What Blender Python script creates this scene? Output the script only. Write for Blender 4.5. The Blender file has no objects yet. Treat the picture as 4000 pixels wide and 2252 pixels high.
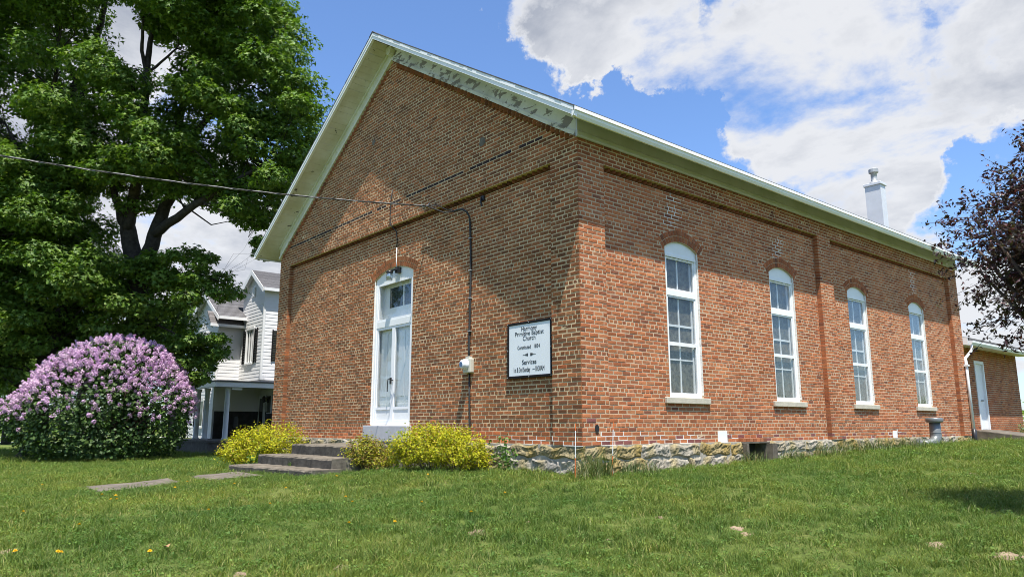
import bpy, bmesh, math, random
import numpy as np
from mathutils import Vector

# ------------------------------------------------------------------ camera, sky, sun, exposure
random.seed(7); RNG = np.random.default_rng(7)
SC = bpy.context.scene; COL = SC.collection
F_PX = 2849.36; CAM = np.array([8.1836, -8.3301, 0.3275])
YAW, PIT = math.radians(-49.907), math.radians(10.573)
FW = np.array([math.sin(YAW)*math.cos(PIT), math.cos(YAW)*math.cos(PIT), math.sin(PIT)])
RT = np.array([math.cos(YAW), -math.sin(YAW), 0.0]); UP = np.cross(RT, FW)
cd = bpy.data.cameras.new('camera'); cam = bpy.data.objects.new('camera', cd); COL.objects.link(cam)
cam.location = CAM
from mathutils import Matrix
cam.rotation_euler = Matrix((RT, UP, -FW)).transposed().to_euler()
cd.sensor_width = 36.0; cd.lens = 36.0*F_PX/4000.0; cd.clip_end = 3000; cd.clip_start = 0.05
SC.camera = cam
SUN = Vector((1.70, -1.0, 5.0)).normalized()
sl = bpy.data.lights.new('sun', 'SUN'); sl.energy = 4.9; sl.angle = math.radians(0.55); sl.color = (1.0, 0.95, 0.875)
so = bpy.data.objects.new('sun', sl); COL.objects.link(so); so.location = (20, -12, 60)
so.rotation_euler = SUN.to_track_quat('Z', 'Y').to_euler()
SC.view_settings.view_transform = 'Standard'; SC.view_settings.look = 'None'
SC.view_settings.exposure = 0.78; SC.view_settings.gamma = 1.0
SC.render.engine = 'CYCLES'
SC.cycles.max_bounces = 6; SC.cycles.diffuse_bounces = 3; SC.cycles.glossy_bounces = 3
SC.cycles.transmission_bounces = 4; SC.cycles.transparent_max_bounces = 8
SC.cycles.caustics_reflective = False; SC.cycles.caustics_refractive = False
SC.cycles.use_denoising = True; SC.cycles.denoising_input_passes = 'RGB_ALBEDO_NORMAL'; SC.cycles.denoising_prefilter = 'ACCURATE'; SC.cycles.filter_width = 0.95; SC.cycles.sample_clamp_indirect = 4.0

def ray(px, py): return FW + RT*((px-2000)/F_PX) - UP*((py-1126)/F_PX)
def at_depth(px, py, d): return CAM + ray(px, py)*d
def on_plane(ax, val, px, py):
    d = ray(px, py); return CAM + d*((val-CAM[ax])/d[ax])
def project(p):
    d = np.asarray(p, float)-CAM; z = d@FW
    return 2000+F_PX*(d@RT)/z, 1126-F_PX*(d@UP)/z, z

def build_world():
    w = bpy.data.worlds.new('World'); SC.world = w; w.use_nodes = True
    nt = w.node_tree; N = nt.nodes; L = nt.links; N.clear()
    out = N.new('ShaderNodeOutputWorld'); bg = N.new('ShaderNodeBackground'); bg.inputs['Strength'].default_value = 0.115
    sky = N.new('ShaderNodeTexSky'); sky.sky_type = 'NISHITA'; sky.sun_disc = False
    sky.sun_elevation = math.asin(SUN.z); sky.sun_rotation = math.atan2(SUN.x, SUN.y)
    sky.air_density = 1.0; sky.dust_density = 0.6; sky.ozone_density = 2.2
    hs = N.new('ShaderNodeMix'); hs.data_type = 'RGBA'; hs.blend_type = 'MULTIPLY'; hs.inputs['Factor'].default_value = 1.0
    L.new(sky.outputs[0], hs.inputs['A']); hs.inputs['B'].default_value = (0.83, 0.985, 1.20, 1)
    tc = N.new('ShaderNodeTexCoord')
    def math_(op, a, b=None, clamp=False):
        m = N.new('ShaderNodeMath'); m.operation = op; m.use_clamp = clamp
        for i, v in enumerate((a, b)):
            if v is None: continue
            if isinstance(v, (int, float)): m.inputs[i].default_value = v
            else: L.new(v, m.inputs[i])
        return m.outputs[0]
    # cloud deck: project the view direction onto a flat layer so clouds flatten towards the horizon
    sep = N.new('ShaderNodeSeparateXYZ'); L.new(tc.outputs['Generated'], sep.inputs[0])
    zz = math_('ADD', math_('MAXIMUM', sep.outputs[2], 0.0), 0.22)
    px = math_('DIVIDE', sep.outputs[0], zz); py = math_('DIVIDE', sep.outputs[1], zz)
    cmb = N.new('ShaderNodeCombineXYZ'); L.new(px, cmb.inputs[0]); L.new(py, cmb.inputs[1])
    def noise(scale, detail, rough, dist=0.0, off=0.0):
        mp = N.new('ShaderNodeMapping'); mp.inputs['Location'].default_value = (off, off*0.7, off*1.3)
        L.new(cmb.outputs[0], mp.inputs[0])
        n = N.new('ShaderNodeTexNoise'); n.inputs['Scale'].default_value = scale; n.inputs['Detail'].default_value = detail
        n.inputs['Roughness'].default_value = rough; n.inputs['Distortion'].default_value = dist
        L.new(mp.outputs[0], n.inputs['Vector']); return n.outputs['Fac']
    n1 = noise(2.1, 10, 0.60, 0.3, 3.1); n2 = noise(6.0, 8, 0.62, 0.2, 9.7)
    dens = math_('ADD', math_('MULTIPLY', n1, 1.0), math_('MULTIPLY', n2, 0.35))
    # the large cumulus masses: (pixel x, pixel y, angular radius deg, weight)
    acc = None
    wn = N.new('ShaderNodeTexNoise'); wn.inputs['Scale'].default_value = 5.0; wn.inputs['Detail'].default_value = 9; wn.inputs['Roughness'].default_value = 0.62; L.new(tc.outputs['Generated'], wn.inputs['Vector'])
    wsub = N.new('ShaderNodeVectorMath'); wsub.operation = 'SUBTRACT'; L.new(wn.outputs['Color'], wsub.inputs[0]); wsub.inputs[1].default_value = (.5, .5, .5)
    wma = N.new('ShaderNodeVectorMath'); wma.operation = 'MULTIPLY_ADD'; L.new(wsub.outputs[0], wma.inputs[0]); wma.inputs[1].default_value = (.34, .34, .34); L.new(tc.outputs['Generated'], wma.inputs[2])
    wnm = N.new('ShaderNodeVectorMath'); wnm.operation = 'NORMALIZE'; L.new(wma.outputs[0], wnm.inputs[0])
    for (bx_, by_, rad, wt) in [(2850, 200, 6.0, .22), (3300, 170, 7.0, .22), (3850, 150, 8.0, .22), (3080, 430, 5.0, .20), (3350, 600, 5.5, .22), (3100, 640, 5.0, .2),
                                (2380, 50, 4.2, .26), (2200, 150, 3.0, .24), (2560, 30, 3.0, .2), (3650, 560, 4.0, .18), (1330, -10, 3.2, .20), (850, 1000, 7.5, .22), (520, 60, 6.0, .22), (100, 700, 9.0, .2), (3560, 880, 3.5, .20), (3900, 1180, 5.0, .18),
                                (1880, 500, 7.5, -.40), (1650, 150, 7.0, -.40), (2420, 470, 5.5, -.28), (2620, 640, 4.8, -.20), (2480, 210, 2.0, -.2), (3560, 360, 3.2, -.24), (3980, 640, 4.2, -.30), (3800, 860, 3.2, -.20), (1280, 250, 5.0, -.36), (2330, 370, 3.6, -.26)]:
        d = ray(bx_, by_); d = d/np.linalg.norm(d)
        dp = N.new('ShaderNodeVectorMath'); dp.operation = 'DOT_PRODUCT'; L.new(wnm.outputs[0], dp.inputs[0]); dp.inputs[1].default_value = d
        mr = N.new('ShaderNodeMapRange'); mr.interpolation_type = 'SMOOTHSTEP'; mr.clamp = True
        mr.inputs['From Min'].default_value = math.cos(math.radians(rad*1.35)); mr.inputs['From Max'].default_value = math.cos(math.radians(rad*0.25))
        mr.inputs['To Min'].default_value = 0.0; mr.inputs['To Max'].default_value = wt
        L.new(dp.outputs['Value'], mr.inputs['Value'])
        acc = mr.outputs[0] if acc is None else math_('ADD', acc, mr.outputs[0])
    dens = math_('ADD', dens, math_('MAXIMUM', math_('MINIMUM', acc, 0.22), -0.42))
    mask = N.new('ShaderNodeMapRange'); mask.interpolation_type = 'SMOOTHSTEP'
    mask.inputs['From Min'].default_value = 0.655; mask.inputs['From Max'].default_value = 0.845  # low threshold adds unseen cloud out of view, to whiten the fill light
    L.new(dens, mask.inputs['Value'])
    shade = N.new('ShaderNodeMapRange'); shade.inputs['From Min'].default_value = 0.84; shade.inputs['From Max'].default_value = 1.10
    L.new(math_('ADD', dens, math_('MULTIPLY', math_('SUBTRACT', noise(2.6, 5, .5, 0, 21.), 0.5), 0.5)), shade.inputs['Value'])
    cr = N.new('ShaderNodeMix'); cr.data_type = 'RGBA'; L.new(shade.outputs[0], cr.inputs['Factor'])
    cr.inputs['A'].default_value = (4.3, 4.36, 4.5, 1); cr.inputs['B'].default_value = (2.25, 2.42, 2.8, 1)
    mx = N.new('ShaderNodeMix'); mx.data_type = 'RGBA'
    L.new(math_('MULTIPLY', mask.outputs[0], 0.96), mx.inputs['Factor']); L.new(hs.outputs['Result'], mx.inputs['A']); L.new(cr.outputs['Result'], mx.inputs['B'])
    L.new(mx.outputs['Result'], bg.inputs['Color']); L.new(bg.outputs[0], out.inputs['Surface'])
build_world()

# ------------------------------------------------------------------ materials
def new_mat(name):
    m = bpy.data.materials.new(name); m.use_nodes = True
    nt = m.node_tree; b = nt.nodes['Principled BSDF']; return m, nt, b
def setv(b, key, v): b.inputs[key].default_value = v
def noise_node(nt, scale, detail=4, rough=0.55, coord='Object', dist=0.0, sc=None):
    tc = nt.nodes.new('ShaderNodeTexCoord'); n = nt.nodes.new('ShaderNodeTexNoise')
    n.inputs['Scale'].default_value = scale; n.inputs['Detail'].default_value = detail
    n.inputs['Roughness'].default_value = rough; n.inputs['Distortion'].default_value = dist
    if sc:
        mp = nt.nodes.new('ShaderNodeMapping'); mp.inputs['Scale'].default_value = sc
        nt.links.new(tc.outputs[coord], mp.inputs[0]); nt.links.new(mp.outputs[0], n.inputs['Vector'])
    else: nt.links.new(tc.outputs[coord], n.inputs['Vector'])
    return n
def ramp(nt, fac, stops):
    r = nt.nodes.new('ShaderNodeValToRGB'); e = r.color_ramp.elements
    while len(e) < len(stops): e.new(0.5)
    for el, (p, c) in zip(e, stops): el.position = p; el.color = (*c, 1) if len(c) == 3 else c
    nt.links.new(fac, r.inputs[0]); return r.outputs[0]
def mixc(nt, fac, a, b, blend='MIX'):
    m = nt.nodes.new('ShaderNodeMix'); m.data_type = 'RGBA'; m.blend_type = blend
    for k, v in (('Factor', fac), ('A', a), ('B', b)):
        if isinstance(v, (int, float)): m.inputs[k].default_value = v
        elif isinstance(v, tuple): m.inputs[k].default_value = (*v, 1)
        else: nt.links.new(v, m.inputs[k])
    return m.outputs['Result']
def bump(nt, b, h, strength=0.3, dist=0.01):
    bp = nt.nodes.new('ShaderNodeBump'); bp.inputs['Strength'].default_value = strength; bp.inputs['Distance'].default_value = dist
    nt.links.new(h, bp.inputs['Height']); nt.links.new(bp.outputs[0], b.inputs['Normal'])
def tint_attr(nt):
    a = nt.nodes.new('ShaderNodeAttribute'); a.attribute_name = 'tint'; return a.outputs['Color']

def simple(name, col, rough=0.6, metal=0.0, var=0.12, nscale=6.0, bstr=0.0, spec=0.4):
    m, nt, b = new_mat(name); setv(b, 'Roughness', rough); setv(b, 'Metallic', metal); setv(b, 'Specular IOR Level', spec)
    n = noise_node(nt, nscale, 5)
    lo = tuple(max(0, c*(1-var)) for c in col); hi = tuple(min(1, c*(1+var)) for c in col)
    nt.links.new(ramp(nt, n.outputs[0], [(0.3, lo), (0.7, hi)]), b.inputs['Base Color'])
    if bstr: bump(nt, b, noise_node(nt, nscale*8, 4).outputs[0], bstr, 0.01)
    return m
def tinted(name, rough=0.9, nscale=40, lo=0.78, hi=1.16, bstr=0.25, spec=0.25, bdist=0.006, big=0.0):
    m, nt, b = new_mat(name); setv(b, 'Roughness', rough); setv(b, 'Specular IOR Level', spec)
    g = ramp(nt, noise_node(nt, nscale, 5, 0.6, 'Object').outputs[0], [(0.3, (lo,)*3), (0.7, (hi,)*3)])
    c = mixc(nt, 1.0, tint_attr(nt), g, 'MULTIPLY')
    if big:
        g2 = ramp(nt, noise_node(nt, 0.9, 6, 0.65).outputs[0], [(0.32, (1-big,)*3), (0.66, (1+big*.6,)*3)])
        c = mixc(nt, 1.0, c, g2, 'MULTIPLY')
    nt.links.new(c, b.inputs['Base Color'])
    if bstr: bump(nt, b, noise_node(nt, nscale*2.2, 4).outputs[0], bstr, bdist)
    return m
def peeling(name, paint, wood, amount, scale=9.0, grime=(.5, .5, .42), stretch=None):
    m, nt, b = new_mat(name); setv(b, 'Roughness', 0.6)
    n = noise_node(nt, scale, 8, 0.62, 'Object', 0.4, stretch)
    f = ramp(nt, n.outputs[0], [(amount-0.012, (1,)*3), (amount+0.012, (0,)*3)])
    g = ramp(nt, noise_node(nt, 1.3, 6, 0.6).outputs[0], [(0.35, grime), (0.6, (1, 1, 1))])
    p = mixc(nt, 1.0, paint, g, 'MULTIPLY')
    nt.links.new(mixc(nt, f, p, wood), b.inputs['Base Color'])
    bump(nt, b, f, -0.35, 0.004); return m
def leafmat(name, trans=0.35, rough=0.55, tcol=(1.1, 1.25, 0.5), spec=0.35, patchy=False):
    m, nt, b = new_mat(name); setv(b, 'Roughness', rough); setv(b, 'Specular IOR Level', spec)
    c = tint_attr(nt)
    if patchy:          # the turf itself is greener and lusher in places, drier in others
        ge = nt.nodes.new('ShaderNodeNewGeometry')
        for sc_, lo, hi in ((.45, (.74, .86, .8), (1.25, 1.1, 1.0)), (2.6, (.72, .80, .8), (1.28, 1.16, 1.2))):
            n = nt.nodes.new('ShaderNodeTexNoise'); n.inputs['Scale'].default_value = sc_; n.inputs['Detail'].default_value = 5; nt.links.new(ge.outputs['Position'], n.inputs['Vector'])
            c = mixc(nt, 1.0, c, ramp(nt, n.outputs[0], [(.34, lo), (.66, hi)]), 'MULTIPLY')
    nt.links.new(c, b.inputs['Base Color'])
    t = nt.nodes.new('ShaderNodeBsdfTranslucent')
    nt.links.new(mixc(nt, 1.0, c, tcol, 'MULTIPLY'), t.inputs['Color'])
    mx = nt.nodes.new('ShaderNodeMixShader'); mx.inputs[0].default_value = trans
    out = [n for n in nt.nodes if n.type == 'OUTPUT_MATERIAL'][0]
    nt.links.new(b.outputs[0], mx.inputs[1]); nt.links.new(t.outputs[0], mx.inputs[2]); nt.links.new(mx.outputs[0], out.inputs['Surface'])
    return m
def glassmat(name, tint=(.975, .98, .975), refl=0.022):
    m = bpy.data.materials.new(name); m.use_nodes = True; nt = m.node_tree; nt.nodes.clear()
    out = nt.nodes.new('ShaderNodeOutputMaterial'); tr = nt.nodes.new('ShaderNodeBsdfTransparent'); gl = nt.nodes.new('ShaderNodeBsdfGlossy')
    tr.inputs[0].default_value = (*tint, 1); gl.inputs['Roughness'].default_value = 0.03; gl.inputs[0].default_value = (.95, .97, 1, 1)
    lw = nt.nodes.new('ShaderNodeLayerWeight'); lw.inputs[0].default_value = 0.5
    fr = nt.nodes.new('ShaderNodeMath'); fr.operation = 'POWER'; fr.inputs[1].default_value = 4.5; nt.links.new(lw.outputs['Facing'], fr.inputs[0])
    ad = nt.nodes.new('ShaderNodeMath'); ad.operation = 'ADD'; ad.use_clamp = True; ad.inputs[1].default_value = refl
    bp = nt.nodes.new('ShaderNodeBump'); bp.inputs['Strength'].default_value = 0.12; bp.inputs['Distance'].default_value = 0.02
    n = noise_node(nt, 3.0, 2); nt.links.new(n.outputs[0], bp.inputs['Height']); nt.links.new(bp.outputs[0], gl.inputs['Normal'])
    nt.links.new(fr.outputs[0], ad.inputs[0]); mx = nt.nodes.new('ShaderNodeMixShader'); nt.links.new(ad.outputs[0], mx.inputs[0])
    nt.links.new(tr.outputs[0], mx.inputs[1]); nt.links.new(gl.outputs[0], mx.inputs[2]); nt.links.new(mx.outputs[0], out.inputs[0])
    return m

M = {}
M['brick'] = tinted('brick', 0.92, 45, 0.80, 1.14, 0.35, 0.15, 0.006, 0.18)
M['mortar'] = simple('mortar', (.56, .43, .26), 0.95, var=0.2, nscale=3.0, bstr=0.3)
M['mortar_side'] = simple('mortar_side', (.50, .375, .25), 0.95, var=0.2, nscale=3.0, bstr=0.3)
M['mortar_white'] = simple('mortar_white', (.74, .71, .66), 0.95, var=0.1, nscale=9.0, bstr=0.3)
M['stone'] = tinted('foundation_stone', 0.95, 14, 0.75, 1.2, 0.8, 0.2, 0.02)
M['white'] = simple('white_paint', (.80, .81, .80), 0.45, var=0.04, nscale=2.0)
M['vinyl'] = simple('white_siding', (.80, .80, .80), 0.5, var=0.04, nscale=1.2)
M['alu'] = simple('white_aluminium', (.83, .84, .85), 0.38, var=0.03, nscale=2.0)
M['soffit'] = peeling('soffit_paint', (.72, .70, .68), (.06, .05, .04), 0.345, 5.5, (.80, .78, .66))
M['frieze'] = peeling('frieze_paint', (.72, .72, .68), (.235, .21, .18), 0.465, 3.0, (.72, .72, .66), (1, 1, 2.0))
M['frieze_clean'] = peeling('frieze_paint_light', (.76, .76, .70), (.25, .23, .19), 0.33, 4.0, (.80, .80, .72))
M['frieze_green'] = peeling('frieze_mildew', (.55, .565, .70), (.16, .15, .10), 0.25, 6.0, (.84, .86, .80))
M['shingle'] = simple('asphalt_shingle', (.085, .083, .082), 0.95, var=0.35, nscale=14, bstr=0.4)
M['shingle_house'] = tinted('house_shingle', 0.95, 30, .7, 1.2, .3)
M['glass'] = glassmat('storm_glass')
M['frost'] = simple('frosted_pane', (.135, .128, .10), 0.45, var=0.5, nscale=14, spec=0.25)
M['dark'] = simple('dark_interior', (.02, .02, .02), 0.9)
M['darkglass'] = simple('dark_pane', (.035, .04, .04), 0.08, var=0.4, nscale=3, spec=0.8)
M['black'] = simple('black_metal', (.018, .018, .02), 0.4)
M['blackwood'] = simple('black_frame', (.010, .010, .011), 0.7, spec=.2)
M['signface'] = simple('sign_face', (.72, .75, .77), 0.35, var=0.02, nscale=2)
M['signtext'] = simple('sign_lettering', (.012, .012, .014), 0.5)
M['concrete'] = simple('weathered_concrete', (.135, .115, .09), 0.95, var=0.4, nscale=5.0, bstr=0.6)
M['steps'] = tinted('step_concrete', 0.95, 7, 0.6, 1.3, 0.6, 0.2, 0.02, 0.2)
M['foundmortar'] = simple('foundation_mortar', (.36, .33, .27), 0.95, var=0.3, nscale=8, bstr=.6)
M['concrete_dark'] = simple('old_concrete', (.20, .185, .16), 0.95, var=0.55, nscale=5.0, bstr=0.7)
M['limestone'] = simple('limestone_sill', (.50, .46, .37), 0.85, var=0.12, nscale=6, bstr=0.3)
M['greypaint'] = simple('grey_painted_sill', (.42, .43, .45), 0.6, var=0.08, nscale=5)
M['galv'] = simple('galvanised_metal', (.40, .41, .41), 0.5, 0.35, var=0.15, nscale=7)
M['pvcgrey'] = simple('grey_pipe', (.17, .185, .185), 0.4, 0.3, var=0.2, nscale=5)
M['chim'] = simple('chimney_metal_wrap', (.66, .67, .69), 0.45, 0.1, var=0.07, nscale=3)
M['meterbox'] = simple('meter_box', (.52, .51, .43), 0.5, var=0.05)
M['cable'] = simple('cable', (.03, .03, .03), 0.6)
M['alcable'] = simple('bare_cable', (.20, .20, .20), 0.5, 0.3)
M['orange'] = simple('orange_stake', (.70, .15, .03), 0.5)
M['bark'] = simple('bark', (.036, .030, .025), 0.95, var=0.5, nscale=9, bstr=0.9)
M['twig'] = simple('twig', (.08, .055, .04), 0.9, var=0.3, nscale=20)
M['leaf'] = leafmat('maple_leaf', 0.30)
M['lilacleaf'] = leafmat('lilac_leaf', 0.25)
M['petal'] = leafmat('lilac_petal', 0.3, 0.7, (1.0, 0.85, 1.1), 0.15)
M['gold'] = leafmat('golden_leaf', 0.35, 0.6, (1.1, 1.1, 0.5), 0.25)
M['plum'] = leafmat('plum_leaf', 0.2, 0.42, (1.4, .7, .6), 0.5)
M['grass'] = leafmat('grass_blade', 0.35, 0.6, (1.1, 1.15, 0.5), 0.25, True)
M['yellow'] = simple('dandelion_petal', (.82, .52, .01), 0.7)
M['stem'] = simple('green_stem', (.10, .17, .04), 0.7)
M['drybrown'] = simple('dry_leaf', (.40, .22, .11), 0.8)
M['porchwood'] = simple('porch_grey', (.13, .125, .12), 0.9, var=.3, nscale=6)
M['wain'] = simple('dark_wainscot', (.05, .048, .05), 0.8, var=.3, nscale=5)
M['tubewhite'] = simple('white_column', (.66, .69, .71), 0.5, var=.05)
M['road'] = simple('pale_road', (.55, .53, .49), 0.95, var=.1, nscale=1)
M['soil'] = simple('bare_soil', (.27, .20, .13), 1.0, var=.25, nscale=9, bstr=.8)

def lawn_mat():
    m, nt, b = new_mat('lawn_ground'); setv(b, 'Roughness', 1.0); setv(b, 'Specular IOR Level', .1)
    n1 = ramp(nt, noise_node(nt, 0.55, 6, .6).outputs[0], [(.3, (.075, .11, .024)), (.5, (.11, .15, .035)), (.72, (.19, .19, .06))])
    n2 = ramp(nt, noise_node(nt, 22, 6, .7).outputs[0], [(.3, (.45,)*3), (.7, (1.35,)*3)])
    nt.links.new(mixc(nt, 1.0, n1, n2, 'MULTIPLY'), b.inputs['Base Color'])
    bump(nt, b, noise_node(nt, 40, 5, .7).outputs[0], 0.9, 0.03); return m
M['lawn'] = lawn_mat()

# ------------------------------------------------------------------ mesh helpers
def link(o, parent=None):
    COL.objects.link(o)
    if parent is not None:
        o.parent = parent
        if parent.type == 'EMPTY': o.matrix_parent_inverse = Matrix.Translation(parent.location).inverted()
    return o
def mesh_from(name, V, Fc, mat, cols=None, smooth=False):
    me = bpy.data.meshes.new(name)
    V = np.asarray(V, np.float32).reshape(-1, 3)
    if isinstance(Fc, np.ndarray):
        k = Fc.shape[1]; nf = len(Fc)
        me.vertices.add(len(V)); me.vertices.foreach_set('co', V.ravel())
        me.loops.add(nf*k); me.loops.foreach_set('vertex_index', Fc.astype(np.int32).ravel())
        me.polygons.add(nf); me.polygons.foreach_set('loop_start', np.arange(0, nf*k, k, dtype=np.int32))
        me.polygons.foreach_set('loop_total', np.full(nf, k, np.int32)); me.update(calc_edges=True)
    else:
        me.from_pydata([tuple(v) for v in V], [], Fc)
    if cols is not None:
        a = me.attributes.new('tint', 'FLOAT_COLOR', 'FACE')
        c = np.ones((len(me.polygons), 4), np.float32); c[:, :3] = cols
        a.data.foreach_set('color', c.ravel())
    me.materials.append(mat)
    if smooth: me.polygons.foreach_set('use_smooth', np.ones(len(me.polygons), bool))
    me.update(); return me
def mobj(name, V, Fc, mat, parent=None, cols=None, smooth=False, loc=None):
    o = bpy.data.objects.new(name, mesh_from(name, V, Fc, mat, cols, smooth))
    if loc is not None: o.location = loc
    return link(o, parent)
def thing(name, label, cat, loc=(0, 0, 0), group=None):
    o = bpy.data.objects.new(name, None); o.empty_display_size = .3; o.location = loc; link(o)
    return tag(o, label, cat, group)
def tag(o, label, cat, group=None):
    o['label'] = label; o['category'] = cat
    if group: o['group'] = group
    return o
def kind(o, k): o['kind'] = k; return o

ID = lambda u, n, z: (u, n, z)
FRONT = lambda u, n, z: (u, -n, z)       # u = x along the front wall, n = outwards (towards -y)
SIDE = lambda u, n, z: (n, u, z)         # u = y along the side wall, n = outwards (towards +x)
class MB:
    """collects simple solids, linked as one mesh"""
    def __init__(s, fr=ID): s.v = []; s.f = []; s.c = []; s.fr = fr
    def add(s, vs, fs, col=None):
        k = len(s.v); s.v += [s.fr(*v) for v in vs]; s.f += [tuple(i+k for i in f) for f in fs]
        if col is not None: s.c += [col]*len(fs)
        return s
    def box(s, a0, a1, b0, b1, c0, c1, col=None):
        vs = [(a0, b0, c0), (a1, b0, c0), (a1, b1, c0), (a0, b1, c0), (a0, b0, c1), (a1, b0, c1), (a1, b1, c1), (a0, b1, c1)]
        return s.add(vs, [(3, 2, 1, 0), (4, 5, 6, 7), (0, 1, 5, 4), (1, 2, 6, 5), (2, 3, 7, 6), (3, 0, 4, 7)], col)
    def prism(s, poly, b0, b1, col=None):
        """poly in (u,z), extruded along n"""
        n = len(poly); vs = [(u, b0, z) for u, z in poly]+[(u, b1, z) for u, z in poly]
        fs = [tuple(range(n)), tuple(range(2*n-1, n-1, -1))]+[(i, n+i, n+(i+1) % n, (i+1) % n) for i in range(n)]
        return s.add(vs, fs, col)
    def hexa(s, p, col=None):
        return s.add(p, [(3, 2, 1, 0), (4, 5, 6, 7), (0, 1, 5, 4), (1, 2, 6, 5), (2, 3, 7, 6), (3, 0, 4, 7)], col)
    def tube(s, pts, rads, sides=8, cap=True, col=None):
        pts = [np.array(p, float) for p in pts]
        if isinstance(rads, (int, float)): rads = [rads]*len(pts)
        k = len(s.v); vs = []; fs = []
        t = pts[1]-pts[0]; t /= np.linalg.norm(t)+1e-9
        a = np.cross(t, (0, 0, 1.)) if abs(t[2]) < .9 else np.cross(t, (1., 0, 0)); a /= np.linalg.norm(a)
        for i, p in enumerate(pts):
            t = (pts[min(i+1, len(pts)-1)]-pts[max(i-1, 0)]); t /= np.linalg.norm(t)+1e-9
            a = a-t*(a@t); a /= np.linalg.norm(a)+1e-9; b = np.cross(t, a)
            for j in range(sides):
                q = 2*math.pi*j/sides; vs.append(tuple(p+rads[i]*(a*math.cos(q)+b*math.sin(q))))
        for i in range(len(pts)-1):
            for j in range(sides):
                j2 = (j+1) % sides; fs.append((i*sides+j, i*sides+j2, (i+1)*sides+j2, (i+1)*sides+j))
        if cap: fs.append(tuple(range(sides-1, -1, -1))); fs.append(tuple((len(pts)-1)*sides+j for j in range(sides)))
        return s.add(vs, fs, col)
    def lathe(s, prof, c, sides=20, col=None):
        """prof [(r,z)] about a vertical axis through c"""
        vs = []; fs = []; m = len(prof)
        for (r, z) in prof:
            for j in range(sides):
                q = 2*math.pi*j/sides; vs.append((c[0]+r*math.cos(q), c[1]+r*math.sin(q), c[2]+z))
        for i in range(m-1):
            for j in range(sides):
                j2 = (j+1) % sides; fs.append((i*sides+j, i*sides+j2, (i+1)*sides+j2, (i+1)*sides+j))
        fs.append(tuple(range(sides-1, -1, -1))); fs.append(tuple((m-1)*sides+j for j in range(sides)))
        return s.add(vs, fs, col)
    def obj(s, name, mat, parent=None, smooth=False, loc=None):
        o = mobj(name, s.v, s.f, mat, parent, np.array(s.c) if s.c else None, smooth)
        bm = bmesh.new(); bm.from_mesh(o.data); bmesh.ops.recalc_face_normals(bm, faces=bm.faces); bm.to_mesh(o.data); bm.free()
        if loc is not None: o.location = loc
        return o
def bevel(o, w=.006, seg=1):
    b = o.modifiers.new('bevel', 'BEVEL'); b.width = w; b.segments = seg; b.limit_method = 'ANGLE'; return o

# ------------------------------------------------------------------ ground
GC = np.array([(0.3, -.3, -.44), (0.5, 2.5, -.42), (0.5, 5, -.38), (.5, 9, -.28), (0.5, 13, -.22), (0.5, 18, -.17), (3, 20, -.15), (-3, 24, -.1), (-2.4, -1.2, -.47), (-5.5, -3, -.62),
    (-5.5, -1, -.52), (-9, -1.5, -.62), (-12.5, -1, -.68), (-14.2, -3.1, -.75), (-18, 0, -.78), (-22, 1, -.80), (-30, 2, -.85), (-6.2, -5.1, -.74), (8.2, -8.3, -1.27), (3.2, -4.4, -.86),
    (1.5, -2, -.60), (-1, -4, -.72), (4, 2, -.60), (7, 2.2, -.72), (5, -3, -.95), (8, 8, -.50), (15, 5, -.9), (20, 20, -.6), (-15.6, -5.5, -.79), (-12, -9, -1.0), (0, -12, -1.3), (10, -16, -1.6),
    (-40, -10, -1.1), (-60, 10, -1.3), (-25, -30, -1.5), (-30, 30, -.9), (0, 45, -.6), (35, 0, -1.6), (-6, 8, -.3), (-10, 30, -.5)])
def gz(x, y):
    x = np.asarray(x, float); y = np.asarray(y, float)
    d2 = (x[..., None]-GC[:, 0])**2+(y[..., None]-GC[:, 1])**2+1.2
    w = d2**-1.7; z = (w*GC[:, 2]).sum(-1)/w.sum(-1)
    r = np.sqrt(x*x+y*y); t = np.clip((r-45)/80, 0, 1); return z*(1-t)+(-1.5)*t
def ground_hit(px, py):
    d = ray(px, py); t = 3.0
    for _ in range(4000):
        p = CAM+d*t
        if p[2] < gz(p[0], p[1]): return np.array([p[0], p[1], float(gz(p[0], p[1]))])
        t += 0.02
    return CAM+d*t
def spread(lo, hi, step, far):
    a = list(np.arange(lo, hi+1e-6, step)); s = step
    while a[-1] < far: s *= 1.35; a.append(a[-1]+s)
    s = step
    while a[0] > -far: s *= 1.35; a.insert(0, a[0]-s)
    return np.array(a)
gx = spread(-30, 16, .4, 900); gy = spread(-18, 26, .4, 900)
GX, GY = np.meshgrid(gx, gy); GZ = gz(GX, GY)
near = np.exp(-((GX+2)**2+(GY)**2)/600)
GZ = GZ+near*(.012*np.sin(GX*2.1+GY*1.3)+.010*np.sin(GX*.9-GY*2.7)+.008*np.sin(GX*5.1+1)*np.sin(GY*4.3))
nx, ny = len(gx), len(gy); ii = np.arange(nx*ny).reshape(ny, nx)
gf = np.stack([ii[:-1, :-1], ii[:-1, 1:], ii[1:, 1:], ii[1:, :-1]], -1).reshape(-1, 4)
kind(mobj('lawn', np.stack([GX, GY, GZ], -1), gf, M['lawn'], smooth=True), 'structure')

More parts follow.
